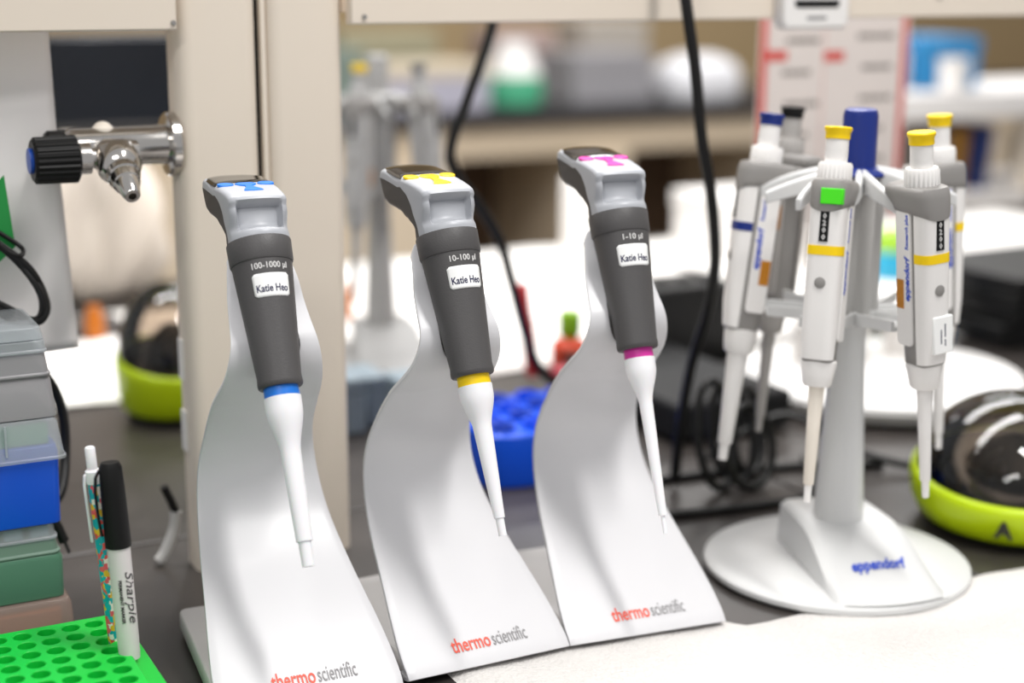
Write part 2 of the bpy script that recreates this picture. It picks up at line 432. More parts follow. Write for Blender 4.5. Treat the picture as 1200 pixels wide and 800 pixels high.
def pipette(stand_, ly, lz, tilt, keymat, rng, bulb, shaft, label):
    x, y, a = stand_
    t = empty('electronic_pipette', (x - ly*math.sin(a), y + ly*math.cos(a), lz), (0, 0, 0), label, 'pipette', 'electronic pipettes on the S-curved stands')
    t.rotation_euler = (Matrix.Rotation(a, 4, 'Z') @ Matrix.Rotation(-math.radians(tilt), 4, 'X')).to_euler()
    t.scale = (1, 1, 0.968)
    # handle
    G().lathe([(0.0118,-0.0015),(0.0143,-0.0015),(0.0152,-0.0004),(0.0154,0.002),(0.0150,0.006),(0.0207,0.0868),(0.0207,0.0875)], 56).build('handle', M_dark, t)
    G().lathe([(0.0195,0.0862),(0.0213,0.0872),(0.0218,0.0885),(0.0222,0.1030),(0.0217,0.1040),(0.018,0.1040)], 56).build('collar', M_dark, t)
    # head shell
    def shell(front, back, hw, recess):
        F = densify(front, 64); B = densify(back, 34)
        outer = F if recess else B
        g = G(); loops = []; N = 33
        sm = lambda x_: max(0, min(1, x_))**2*(3-2*max(0, min(1, x_)))
        for i in range(N):
            s_ = -1 + 2*i/(N-1); s_ = math.copysign(1-(1-abs(s_))**1.6, s_)
            k = abs(s_); fl = []
            rr = max(0, (k-0.80)/0.20); pull = 0.0036*(1-math.sqrt(max(0, 1-rr*rr)))
            for grp in (F, B):
                n = len(grp)
                for j, p in enumerate(grp):
                    b, u = p.x, p.y
                    if grp is outer:       # rounded edge: move along the inward normal
                        a_, c_ = grp[max(0, j-1)], grp[min(n-1, j+1)]; d = (c_-a_).normalized()
                        fade = sm((u-.1085)/.006)
                        b += d.y*pull*fade; u -= d.x*pull*fade
                    w = hw*(1 + 0.09*sm((u-.128)/.035))
                    circ = 1 - sm((u-.110)/.014)
                    cf = math.sqrt(max(0, 1-(0.93*k)**2))
                    b2 = b*(circ*cf + (1-circ)*(1-0.14*k*k if b < .02 else 1))
                    if b2 > .018: b2 -= 0.22*(b2-.018)*k**4
                    if u > .13: u -= 0.0022*k**3*sm((u-.138)/.02)
                    if recess and b < -.012 and .1092 < u < .1300:
                        e = sm((u-.1092)/.0035)*sm((.1290-u)/.0016)
                        c_ = sm((0.80-k)/.10)
                        b2 += 0.0068*e*c_ + 0.0012*e
                    fl.append((s_*w, b2, u))
            loops.append(fl)
        return g.loft(loops)
    shell(FRONT, BACKL, 0.0202, True).build('head_shell', M_head, t, angle=50)
    shell(DKIN, DKOUT, 0.0201, False).build('back_shell', M_dark2, t, angle=50)
    # display: lens-shaped glossy slab
    g = G(); nb, nx = 14, 21; top = []
    for i in range(nb+1):
        b = 0.0155 + 0.0385*i/nb
        hw = 0.0214*math.sqrt(max(0.04, 1-(max(0, b-0.0145)/0.0402)**7.0))
        row = []
        for k in range(nx+1):
            s_ = -1 + 2*k/nx
            edge = min(1, (1-abs(s_))*8, i*3.0, (nb-i)*2.0) 
            row.append((s_*hw, b - 0.002*(s_*s_), top_u(b) - 0.0006 + 0.0022*math.sqrt(max(0, edge))*(1-0.35*s_*s_) - 0.0020*abs(s_)**3))
        top.append(row)
    vs = [p for r in top for p in r]; fs = [(i*(nx+1)+k, i*(nx+1)+k+1, (i+1)*(nx+1)+k+1, (i+1)*(nx+1)+k) for i in range(nb) for k in range(nx)]
    g.add(vs, fs).build('display', M_screen, t, angle=70)
    # keys
    def key(pts, h=0.0011, nm='key'):
        lo = [(px, pb, top_u(pb) - 0.0008) for px, pb in pts]; mi = [(px, pb, top_u(pb) + h*0.7) for px, pb in pts]
        cx = sum(p[0] for p in pts)/len(pts); cb = sum(p[1] for p in pts)/len(pts)
        hi = [(cx + (px-cx)*0.9, cb + (pb-cb)*0.9, top_u(cb + (pb-cb)*0.9) + h) for px, pb in pts]
        return G().loft([lo, mi, hi]).build(nm, keymat, t)
    ov = lambda cx, cb, rx, rb: [(cx + rx*math.cos(2*PI*k/20), cb + rb*math.sin(2*PI*k/20)) for k in range(20)]
    key(ov(-0.0142, 0.0100, 0.0058, 0.0044)); key(ov(0.0142, 0.0100, 0.0058, 0.0044))
    cpts = [(-.0066,.0095),(-.0050,.0045),(-.0022,.0020),(-.0026,-.0030),(-.0058,-.0105),(.0000,-.0116),(.0058,-.0105),(.0026,-.0030),(.0022,.0020),(.0050,.0045),(.0066,.0095),(.0040,.0128),(-.0040,.0128)]
    key([(a_*1.15, b_ + 0.001) for a_, b_ in cpts])
    # coloured ring, cone, shaft, nozzle
    rt = bulb[0]
    G().lathe([(0.008,-0.001),(rt-0.0004,-0.001),(rt-0.0002,-0.0086),(0.008,-0.0086)], 48).build('colour_ring', keymat, t)
    u0, u1, rb = bulb[1], bulb[2], bulb[3]; P = []
    for k in range(13):
        s_ = k/12; q = max(0, (s_-0.22)/0.78); e = q*q*(3-2*q)
        P.append((rt*1.03 + (rb-rt*1.03)*(0.10*s_ + 0.90*e), -(u0 + (u1-u0)*s_)))
    ue, re_, un, rn = shaft
    P += [(re_ + (rb-re_)*(1-k/6), -(u1 + (ue-u1)*k/6)) for k in range(1, 7)]
    P = [(rt*0.6, -u0+0.0002)] + P + [(rn, -ue)]
    G().lathe(P, 48).build('tip_cone', M_white, t, angle=50)
    G().lathe([(rn*1.02, -ue+0.001), (rn, -ue-0.0005), (rn*0.93, -un), (rn*0.55, -un), (rn*0.5, -un+0.004)], 32).build('tip_nozzle', M_white, t)
    # sticker + writing on the cone of the handle
    rad = lambda u: 0.0150 + (0.0207-0.0150)*(u-0.006)/(0.0868-0.006)
    def wrap(px, u, h, off=0.0002):
        r = rad(u) + off + h; th = px/rad(0.07)
        return (r*math.sin(th), -r*math.cos(th), u)
    g = G(); vs = []; fs = []; nx, nu = 14, 10
    for i in range(nx+1):
        for k in range(nu+1):
            px = -0.0130 + 0.026*i/nx; u = 0.0595 + 0.0165*k/nu
            vs.append(wrap(px, u, 0, 0.00025))
    for i in range(nx):
        for k in range(nu):
            if (i in (0, nx-1)) and (k in (0, nu-1)): 
                a = i*(nu+1)+k; q = [a, a+nu+1, a+nu+2, a+1]
                drop = {(0,0):0,(1,0):1,(1,1):2,(0,1):3}[(int(i>0), int(k>0))]; q.pop(drop); fs.append(tuple(q)); continue
            a = i*(nu+1)+k; fs.append((a, a+nu+1, a+nu+2, a+1))
    st = g.add(vs, fs).build('name_sticker', M_paperlab, t, solid=0.0002)
    text('lettering', 'Katie Heo', 0.0072, lambda px, py, h: wrap(px, 0.0652+py, h, 0.0004), M_ink, st, bold=0.00014, width=0.0222, depth=0.0001)
    text('range_lettering', rng, 0.0060, lambda px, py, h: wrap(px, 0.0815+py, h, 0.0001), M_inkw, t, bold=0.0001, depth=0.00015, width=0.00222*len(rng))
    for px in (-0.0016, 0.0016):
        pass
    return t
pipette((.3243, .928, -.060), .0425, .2145, 27.2, M_blue, '100-1000 µl', (.0122, .0085, .048, .0068), (.1090, .0056, .1262, .0044),
        'electronic pipette with blue keys and ring, marked 100-1000, on the left stand')
pipette((.4585, .9292, .0094), .0174, .2130, 24.3, M_yel, '10-100 µl', (.0118, .0085, .0400, .0066), (.1045, .0038, .1172, .0030),
        'electronic pipette with yellow keys and ring, marked 10-100, on the middle stand')
pipette(S3, .0231, .2180, 23.2, M_mag, '1-10 µl', (.0110, .0085, .0430, .0050), (.1275, .0031, .1409, .0017),
        'electronic pipette with magenta keys and ring, marked 1-10, on the right stand')

# ================================================================== CAROUSEL
CX, CY = .807, .969
CARN = (M_car, M_car2, M_cap)
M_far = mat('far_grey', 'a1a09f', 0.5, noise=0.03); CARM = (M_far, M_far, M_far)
def make_carousel(name, cx, cy, label, simple=False, R=0.11, yaw=-0.25, capm=None):
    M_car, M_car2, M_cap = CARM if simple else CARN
    t = empty(name, (cx, cy, 0), (0, 0, 0), label, 'pipette carousel')
    G().lathe([(0.098,0),(R-0.004,0.0005),(R,0.004),(R-0.0005,0.0075),(R-0.005,0.0098),(R-0.03,0.0112),(0.0,0.0125)], 96).build('round_base', M_car, t)
    # wedge hub
    prof = [(0.046,0.0465),(0.036,0.0480),(0.015,0.0480),(-0.012,0.0468),(-0.028,0.0430),(-0.046,0.0350),(-0.064,0.0262),(-0.080,0.0185),(-0.092,0.0135),(-0.097,0.0105)]
    g = G(); loops = []
    for (y_, z_) in prof:
        s_ = (0.046-y_)/0.143; hw = 0.036 + 0.0105*s_
        L = []
        cxo = 0.0
        for k in range(17):
            q = -1 + 2*k/16
            zz_ = z_ - 0.004*max(0, (abs(q)-0.80)/0.2)**2
            yy = y_ + (0.010*(1-q*q)*(-1))*s_*s_
            L.append((q*hw, yy, zz_))
        L += [(hw+0.002, y_, 0.009), (-hw-0.002, y_, 0.009)]
        loops.append(L)
    g.loft(loops, Matrix.Rotation(yaw, 4, 'Z') @ Matrix.Translation((0.004, 0, 0))).build('wedge_hub', M_car, t, angle=40)
    # column
    G().lathe([(0.0215,0.040),(0.0205,0.048),(0.0190,0.08),(0.0165,0.13),(0.0142,0.18),(0.0132,0.215),(0.0132,0.24)], 40).build('column', M_car, t)
    # fluted upper column
    g = G(); loops = []
    for z in (0.212, 0.216, 0.318, 0.330):
        L = []
        for k in range(72):
            a = 2*PI*k/72; r = 0.0185 + 0.0035*math.cos(6*(a - PI/6))
            if z == 0.212: r -= 0.003
            L.append((r*math.cos(a), r*math.sin(a), z))
        loops.append(L)
    g.loft(loops).build('upper_column', M_car2, t, angle=60)
    G().lathe([(0.024,0.3305),(0.0245,0.332),(0.023,0.334),(0.0140,0.337),(0.0136,0.340),(0.0136,0.377),(0.0125,0.381),(0.0105,0.3822),(0,0.3822)], 48).build('cap', M_cap, t)
    # six cradles
    for k in range(6):
        a = math.radians(30 + 60*k)
        Mk = Matrix.Rotation(a, 4, 'Z')
        g = G()
        for sg in (-1, 1):
            L = []
            for i in range(9):
                s_ = i/8; x_ = 0.014 + 0.060*s_
                yo = sg*(0.006 + 0.0125*math.sin(min(1, s_*1.3)*PI/2))
                zc = 0.3285 - 0.012*s_*s_ - 0.002*s_
                th = 0.0034*(1 - 0.25*s_); hh = 0.0110*(1 - 0.50*s_)
                L.append([(x_, yo - th, zc - hh), (x_, yo + th, zc - hh), (x_, yo + th, zc + hh*0.55), (x_, yo, zc + hh*0.8), (x_, yo - th, zc + hh*0.55)])
            g.loft(L)
        g.build('upper_arm', M_car, t, bevel=0.0012, rot=(0, 0, a), angle=50)
        g = G(); L = []
        for i in range(8):
            s_ = i/7; x_ = 0.012 + 0.056*s_; hw = 0.011 + 0.0045*s_
            zc = 0.2165 + 0.004*s_
            L.append([(x_, -hw, zc-0.004*(1-.5*s_)), (x_, hw, zc-0.004*(1-.5*s_)), (x_, hw, zc+0.006), (x_, hw-0.0025, zc+0.006), (x_, hw-0.003, zc+0.001), (x_, -hw+0.003, zc+0.001), (x_, -hw+0.0025, zc+0.006), (x_, -hw, zc+0.006)])
        g.loft(L).build('lower_arm', M_car, t, rot=(0, 0, a), angle=40)
    if not simple:
        R_ = Matrix.Rotation(yaw, 4, 'Z')
        PR = sorted((p[0], p[1]) for p in prof)
        def slope(px, py, h):
            y_ = -0.0670 + py*0.96
            s_ = (0.046-y_)/0.143; q = (px+0.0)/0.045
            z_ = lerp(PR, y_ + 0.010*(1-q*q)*s_*s_)
            return tuple(R_ @ Vector((0.004 + px, y_, z_ + 0.0005 + h)))
        text('lettering', 'eppendorf', 0.0150, slope, M_eblue, t, shear=0.25, bold=0.0004, width=0.047, depth=0.0004)
    return t
make_carousel('pipette_carousel', CX, CY, 'light grey six-place pipette carousel with a round base and navy cap')

BODYW = M_ewhite
def epp(top, tip, az, label, capm, bandm, thick=1.0, lab=True, sticker=None, shadow=None, name='manual_pipette', group='manual pipettes hanging on the carousel', detail=True, shaftm=None, bodym=None):
    M_ewhite = bodym or BODYW
    T = Vector(top); B = Vector(tip); L = (T-B).length; zax = (T-B).normalized()
    out = Vector((math.cos(az), math.sin(az), 0)); xax = (out - zax*out.dot(zax)).normalized(); yax = zax.cross(xax)
    R_ = Matrix((xax, yax, zax)).transposed()
    t = empty(name, B, R_.to_euler(), label, 'pipette', group)
    k = L/0.284
    lz = lambda P: [(r, z*k) for r, z in P]
    G().lathe(lz([(0.0070,0.2745),(0.0092,0.2747),(0.0093,0.2795),(0.0103,0.2812),(0.0104,0.2828),(0.0097,0.2838),(0,0.2842)]), 32).build('push_button', capm, t)
    G().lathe(lz([(0.0078,0.250),(0.0086,0.262),(0.0084,0.2746),(0.006,0.2748)]), 28).build('plunger', M_ewhite, t)
    g = G(); loops = []
    for z, r in ((0.2430,0.0118),(0.2445,0.0126),(0.2555,0.0124),(0.2575,0.0116),(0.2575,0.007)):
        loops.append([((r + (0.0005 if (i % 4) < 2 and 0.2432 < z < 0.257 else 0))*math.cos(2*PI*i/96), (r + (0.0005 if (i % 4) < 2 and 0.2432 < z < 0.257 else 0))*math.sin(2*PI*i/96), z*k) for i in range(96)])
    g.loft(loops).build('knurled_ring', M_ewhite, t)
    # hood
    g = G()
    dip = lambda q, a_: [(p[0], p[1], p[2] - a_*k*max(0, p[0]/0.021)**1.2*max(0, 1-(p[1]/0.0165)**2)**0.6) for p in q]
    g.loft([dip(sq(0.0200,0.0140,0.2255*k,48,3), 0.0055), dip(sq(0.0212,0.0150,0.2262*k,48,3,cx=-0.0003), 0.0055), dip(sq(0.0222,0.0156,0.2300*k,48,3,cx=-0.001), 0.005), sq(0.0268,0.0160,0.2370*k,48,3,cx=-0.0055), sq(0.0266,0.0158,0.2415*k,48,3,cx=-0.006), sq(0.0250,0.0145,0.2440*k,48,3,cx=-0.0055), sq(0.0140,0.0120,0.2450*k,48,2.4)])
    g.build('hood', M_hood, t, angle=50)
    # body core
    def bodyloop(z, hx, hy, cx): return sq(hx, hy, z*k, 36, 3.4, cx=cx)
    G().loft([bodyloop(0.1075,0.0105,0.0105,0.001), bodyloop(0.1095,0.0132,0.0120,0.001), bodyloop(0.124,0.0150,0.0124,0.0015), bodyloop(0.170,0.0156,0.0128,0.002), bodyloop(0.230,0.0168,0.0132,0.0025)]).build('body', M_hood, t, angle=50)
    def front(z0, z1, off=0.0, n=6, m=M_ewhite, nm='front_cover'):
        Ls = []
        for i in range(n+1):
            z = z0 + (z1-z0)*i/n
            hx = lerp([(0.108,0.0135),(0.124,0.0158),(0.17,0.0166),(0.23,0.0178)], z) + off
            hy = lerp([(0.108,0.0124),(0.124,0.0130),(0.17,0.0134),(0.23,0.0138)], z) + off
            q = sq(hx, hy, z*k, 40, 3.4, cx=lerp([(0.108,0.001),(0.124,0.0015),(0.17,0.002),(0.23,0.0025)], z))
            Ls.append([(max(p[0], 0.0068), p[1], p[2]) for p in q])
        return G().loft(Ls).build(nm, m, t, angle=50)
    front(0.1105, 0.2290)
    front(0.1885, 0.1955, 0.0003, 1, bandm, 'colour_band')
    for sg in (-1, 1):
        L2 = []
        for (cx, cz, a0) in ((0.0008,0.222,0),(-0.0100,0.222,PI/2),(-0.0100,0.1285,PI),(0.0008,0.1285,1.5*PI)):
            for i in range(5):
                b = a0 + PI/2*i/4; L2.append((cx + 0.0028*math.cos(b), (cz + 0.0045*math.sin(b))*k))
        G().loft([[(p[0], sg*(0.0118), p[1]) for p in L2], [(p[0], sg*(0.0140), p[1]) for p in L2], [(p[0]*0.96-0.0002, sg*(0.0145), p[1]) for p in L2]]).build('side_panel', M_ewhite, t)
        # print runs down the side
        if detail:
            sx = lambda px, py, h, z0: (-0.0045 - sg*py*(-1)*(-1), sg*(0.0146 + h), z0*k + px*(-sg)*(-sg))
            def side(z0):
                def fn(px, py, h): return (-0.0002 + sg*py*0.8, sg*(0.01455 + h), z0*k + px)
                return fn
            text('side_lettering', 'eppendorf', 0.0095, side(0.175 if sg > 0 or True else 0), M_eblue, t, shear=0.2, bold=0.0003, width=0.034)
            text('side_lettering', 'Research plus', 0.0060, side(0.211), M_eblue, t, shear=0.1, bold=0.0001, width=0.026)
    fx = lambda z: lerp([(0.108,0.0145),(0.124,0.0173),(0.17,0.0186),(0.23,0.0203)], z)
    w = G().box(fx(.209)-0.001, fx(.209)+0.0004, -0.0034, 0.0034, 0.1985*k, 0.2205*k).build('volume_window', M_black, t)
    if detail:
        for i, d in enumerate('0200' if lab else '1000'):
            z0 = (0.2172 - 0.0052*i)*k
            text('digit', d, 0.0058, (lambda px, py, h, z0=z0: (fx(.209)+0.0005+h, px, z0+py)), M_inkw, w, bold=0.0001, depth=0.00015, res=1)
    G().lathe([(0.0042,0),(0.0042,0.0008),(0.0036,0.0011),(0,0.0011)], 24, Matrix.Translation((fx(.17)-0.0003,0,0.168*k)) @ Matrix.Rotation(PI/2, 4, 'Y')).build('adjustment_seal', M_hood, t)
    # neck, shaft, nozzle
    q = thick
    G().lathe(lz([(0.006*q,0.0890),(0.0096+.002*(q-1),0.0893),(0.0112+.002*(q-1),0.0915),(0.0122+.002*(q-1),0.0990),(0.0136,0.1060),(0.0136,0.1085),(0.0110,0.1100),(0.006,0.1100)]), 36).build('neck', M_ewhite, t)
    sm = shaftm or M_ewhite
    G().lathe(lz([(0.0036*q,0.0135),(0.0041*q,0.0145),(0.0052*q,0.060),(0.0060*q,0.0895)]), 28).build('shaft', sm, t)
    G().lathe(lz([(0.0016,0.0),(0.0026*q,0.0),(0.0030*q,0.0145)]), 24).build('nozzle', M_ewhite, t)
    if sticker == 'green':
        th = 0.62
        g = G(); 
        pts = [(0.0226, -0.0020),(0.0226, 0.0118)]
        gs = G().box(0.0150, 0.0226, -0.0040, 0.0125, 0.2262*k, 0.2378*k); 
        gs.build('green_sticker', M_green, t, bevel=0.0006)
    if sticker == 'white':
        G().box(0.0155, 0.0190, -0.0060, 0.0120, 0.1190*k, 0.1480*k).build('paper_sticker', M_paperlab, t, bevel=0.001)
        for yy, z0, z1 in ((0.0045, 0.125, 0.130), (0.0045, 0.132, 0.142), (0.0008, 0.127, 0.138)): G().box(0.0189, 0.0191, yy-0.0005, yy+0.0005, z0*k, z1*k).build('small_print', M_ink, t)
    return t
TOPZ, TIPZ = .374, .092
def amber(t, sg, z, h=0.020):
    G().box(-0.0122, -0.0042, sg*0.0144 if sg > 0 else -0.0149, 0.0149 if sg > 0 else -0.0144, z-h/2, z+h/2).build('amber_sticker', M_gold, t)
A = epp((.771,1.035,TOPZ), (.724,1.020,TIPZ), math.radians(160), 'manual pipette with navy button and band, leftmost on the carousel', M_cap, M_cap, thick=1.45)
amber(A, 1, 0.158)
Cc = epp((.754,.930,TOPZ), (.721,.903,TIPZ), math.radians(218), 'manual pipette with yellow button and green hood sticker, front of the carousel', M_yel, M_yel, sticker='green', shaftm=M_cream)
D = epp((.786,.876,TOPZ), (.811,.872,TIPZ), math.radians(268), 'manual pipette with yellow button and white paper sticker low on its body', M_yel, M_yel, sticker='white')
amber(D, -1, 0.163, 0.022)
E_ = epp((.892,.974,TOPZ), (.907,.964,TIPZ), math.radians(352), 'manual pipette with yellow button at the right rear of the carousel', M_yel, M_yel, lab=False)
B_ = epp((.825,1.079,TOPZ), (.799,1.073,TIPZ), math.radians(100), 'manual pipette with black button and plunger greyed by painted shade at the left rear of the carousel', M_black, M_hood, lab=False, bodym=mat('pipette_white_shaded', 'aba7a3', 0.45, noise=0.02))  # pipette white toned down to grey, shadow at the rear painted into the colour
amber(B_, 1, 0.190)

# ================================================================== MINI CENTRIFUGES
def centrifuge(x, y, rz, sc, label, logo=False):
    t = empty('mini_centrifuge', (x, y, 0), (0, 0, rz), label, 'centrifuge', 'lime mini centrifuges')
    G().lathe([(0.066*sc,0),(0.068*sc,0.001),(0.068*sc,0.007),(0.060*sc,0.009)], 64).build('foot_ring', M_black, t)
    def ring(z, r, tilt=0.0): return [(r*sc*1.0*math.cos(2*PI*i/72), r*sc*1.08*math.sin(2*PI*i/72), (z + tilt*math.sin(2*PI*i/72))*sc) for i in range(72)]
    G().loft([ring(0.006,0.070), ring(0.009,0.075), ring(0.022,0.081,0.001), ring(0.038,0.083,0.005), ring(0.045,0.082,0.008), ring(0.047,0.079,0.008), ring(0.044,0.070,0.007), ring(0.030,0.062), ring(0.026,0.030)]).build('body', M_lime, t, angle=50)
    P = []
    L = []
    for i in range(13):
        a = PI/2*i/12; L.append([(p[0], p[1], p[2]) for p in ring(0.046 + 0.058*math.sin(a), 0.0775*max(0.02, math.cos(a)), 0.008*math.cos(a))])
    G().loft(L).build('dome', M_dome, t, angle=80)
    # rotor
    r = G().lathe([(0.012*sc,0.026*sc),(0.036*sc,0.042*sc),(0.040*sc,0.050*sc),(0.028*sc,0.064*sc),(0.012*sc,0.072*sc),(0.0,0.074*sc)], 24).build('rotor', M_black, t)
    if logo:
        def cyl(px, py, h):
            a = -PI/2 + px/(0.083*sc); r_ = 0.0832*sc + h
            z = 0.024 + py; e = 0.0009*(z-0.022)/0.01
            return (r_*math.cos(a), 1.08*r_*math.sin(a), z)
        text('logo', 'A', 0.020, lambda px, py, h: cyl(px-0.014, py, h), M_inkk, t, bold=0.0008, depth=0.0006)
    return t
centrifuge(1.024, 0.988, -0.72, 1.12, 'lime green mini centrifuge with smoky dome beside the carousel', True)
centrifuge(0.437, 1.665, 0.2, 0.75, 'small lime green mini centrifuge behind the shelf upright').scale = (1, 1, 1.9)

# ================================================================== TIP BOXES AND RACK (left)
def shellbox(x0, x1, y0, y1, z0, z1, taper=0.0, rim=0.0, th=0.0014, open_bottom=False, top=True):
    """thin-walled tapered box"""
    g = G(); 
    def loop(z, t_): 
        r = 0.006; L = []
        for (cx, cy, a0) in ((x1-t_-r, y1-t_-r, 0), (x0+t_+r, y1-t_-r, PI/2), (x0+t_+r, y0+t_+r, PI), (x1-t_-r, y0+t_+r, 1.5*PI)):
            for k in range(5):
                a = a0 + PI/2*k/4; L.append((cx + r*math.cos(a), cy + r*math.sin(a), z))
        return L
    ls = [loop(z0, 0), loop(z0 + (z1-z0)*0.9, taper*0.9), loop(z1, taper + 0.0015)]
    if rim: ls = [loop(z0, -rim), loop(z0+0.002, -rim), loop(z0+0.0021, 0)] + ls[1:]
    n = len(ls[0]); vs = [p for L in ls for p in L]; fs = []
    for i in range(len(ls)-1):
        for k in range(n): fs.append((i*n+k, i*n+(k+1) % n, (i+1)*n+(k+1) % n, (i+1)*n+k))
    if top: fs.append(tuple((len(ls)-1)*n + k for k in range(n)))
    if not open_bottom: fs.append(tuple(reversed(range(n))))
    return g.add(vs, fs)
GRP = 'pipette tip boxes stacked at the left'
# lowest box
XL = 0.085
t = empty('tip_box', (0.14, 1.16, 0), (0, 0, 0), 'clear tip box with an orange insert, lowest of the stack', 'tip box', GRP)
def rel(g, o): g.v = [(a - o[0], b - o[1], c - o[2]) for a, b, c in g.v]; return g
o0 = (0.14, 1.16, 0)
rel(shellbox(XL, 0.2095, 1.106, 1.205, 0.0, 0.0325, 0.002), o0).build('box_shell', M_clearo, t, bevel=0.0006)
rel(G().box(XL+0.006, 0.200, 1.113, 1.198, 0.003, 0.024), o0).build('insert', mat('insert_orange', 'b5673a', 0.5, noise=0.2, nscale=90), t, bevel=0.001)
# green box
o1 = (0.14, 1.16, 0.033)
t = empty('tip_box', o1, (0, 0, 0), 'dark green tip box with frosted lid, second from the bottom of the stack', 'tip box', GRP)
rel(shellbox(XL, 0.2040, 1.114, 1.198, 0.033, 0.0665, -0.0005, 0.0), o1).build('box_shell', mat('green_box', '4e7a62', 0.4, noise=0.06), t, bevel=0.0006)
rel(shellbox(XL+0.002, 0.2020, 1.116, 1.196, 0.0668, 0.0775, 0.001, 0.0015), o1).build('upper_tier', mat('green_box_top', '6d8677', 0.4, noise=0.06), t, bevel=0.0006)
rel(shellbox(XL+0.003, 0.2010, 1.117, 1.195, 0.0777, 0.0900, 0.001, 0.0012), o1).build('lid', M_clear, t, bevel=0.0004)
for i in range(6):
    x_ = 0.196 - 0.0185*i
    rel(G().box(x_-0.013, x_, 1.121, 1.190, 0.079, 0.0875), o1).build('tip_row', mat('tip_pale_blue', '9fb0c8', 0.4, noise=0.05), t, bevel=0.001)
# blue box
o2 = (0.14, 1.16, 0.0905)
t = empty('tip_box', o2, (0, 0, 0), 'bright blue tip box with frosted lid, middle of the stack', 'tip box', GRP)
rel(shellbox(XL, 0.2050, 1.114, 1.198, 0.0905, 0.150, -0.0012), o2).build('box_shell', M_boxblue, t, bevel=0.0006)
rel(G().box(XL+0.002, 0.2000, 1.119, 1.192, 0.150, 0.1665), o2).build('insert', mat('insert_green', '5d9a77', 0.5, noise=0.08, nscale=40), t, bevel=0.001)
rel(shellbox(XL-0.003, 0.2100, 1.110, 1.202, 0.1405, 0.1700, 0.0035, 0.0012, open_bottom=True), o2).build('lid', M_clear, t, bevel=0.0004)
rel(G().box(0.168, 0.1695, 1.1095, 1.112, 0.146, 0.1690), o2).build('lid_rib', M_clear, t)
text('lot_lettering', '8390421', 0.0040, lambda px, py, h: (0.1590+px-o2[0], 1.1185-h-o2[1], 0.1515+py-o2[2]), M_inkk, t)
# grey box on top
o3 = (0.14, 1.16, 0.1705)
t = empty('tip_box', o3, (0, 0, 0), 'grey frosted tip box with a clear lid, topmost of the stack', 'tip box', GRP)
rel(shellbox(XL, 0.2075, 1.116, 1.198, 0.1705, 0.2010, 0.0030), o3).build('box_shell', M_cleark, t, bevel=0.0006)
rel(shellbox(XL+0.001, 0.2040, 1.118, 1.196, 0.2012, 0.2180, 0.0018, 0.001), o3).build('middle_tier', M_cleark, t, bevel=0.0006)
rel(shellbox(XL+0.002, 0.2030, 1.119, 1.195, 0.2182, 0.2275, 0.0005, 0.001), o3).build('lid_rim', M_clear, t, bevel=0.0006)
rel(shellbox(XL+0.003, 0.2020, 1.119, 1.194, 0.2277, 0.2370, 0.0020, 0.0), o3).build('lid', M_clear, t, bevel=0.0004)

# green tube rack with real holes
def tube_rack():
    ox, oy, z1 = 0.2190, 1.0480, 0.040
    t = empty('tube_rack', (0.15, 1.0, 0), (0, 0, 0), 'bright green tube rack with round holes holding the pen and marker', 'tube rack')
    p = 0.0163; r = 0.0061; g = G()
    cols, rows = 9, 9
    for i in range(cols):
        for j in range(rows):
            cx = ox - 0.011 - p*i - 0.15; cy = oy - 0.0105 - p*j - 1.0; n = 24; vs = []; fs = []
            for k in range(n):
                a = 2*PI*k/n + PI/4; c_, s_ = math.cos(a), math.sin(a); q = max(abs(c_), abs(s_))
                vs.append((cx + c_/q*p/2, cy + s_/q*p/2, z1))
            for rr, zz in ((r+0.0005, z1), (r, z1-0.0006), (r-0.0004, z1-0.026), (0.0002, z1-0.0265)):
                for k in range(n):
                    a = 2*PI*k/n + PI/4; vs.append((cx + rr*math.cos(a), cy + rr*math.sin(a), zz))
            for m_ in range(4):
                for k in range(n): fs.append((m_*n+k, m_*n+(k+1) % n, (m_+1)*n+(k+1) % n, (m_+1)*n+k))
            g.add(vs, fs)
    x1 = ox - 0.011 + p/2 - 0.15; x0 = x1 - p*cols; y1 = oy - 0.0105 + p/2 - 1.0; y0 = y1 - p*rows
    # rim and walls
    e = 0.0024
    R0 = [(x0,y0),(x1,y0),(x1,y1),(x0,y1)]; R1 = [(x0-e,y0-e),(x1+e,y0-e),(x1+e,y1+e),(x0-e,y1+e)]; R2 = [(x0-e-.001,y0-e-.001),(x1+e+.001,y0-e-.001),(x1+e+.001,y1+e+.001),(x0-e-.001,y1+e+.001)]
    vs = [(a, b, z1) for a, b in R0] + [(a, b, z1) for a, b in R1] + [(a, b, z1-0.0012) for a, b in R2] + [(a, b, 0.0) for a, b in R2]
    fs = []
    for m_ in range(3):
        for k in range(4): fs.append((m_*4+k, m_*4+(k+1) % 4, (m_+1)*4+(k+1) % 4, (m_+1)*4+k))
    g.add(vs, fs); g.build('rack_body', M_rackg, t, angle=35)
    # end handle
    xe = x1 + e + .0008
    P = [(xe, z1-0.006), (xe+0.006, z1-0.008), (xe+0.0150, z1-0.011), (xe+0.0165, z1-0.015), (xe+0.0165, 0.002), (xe+0.0150, 0.0), (xe, 0.0)]
    g = G().loft([[(a, y_, b) for a, b in P] for y_ in (y0+0.010, y1-0.006)])
    g.build('end_handle', M_rackg, t, bevel=0.002)
    return t
tube_rack()

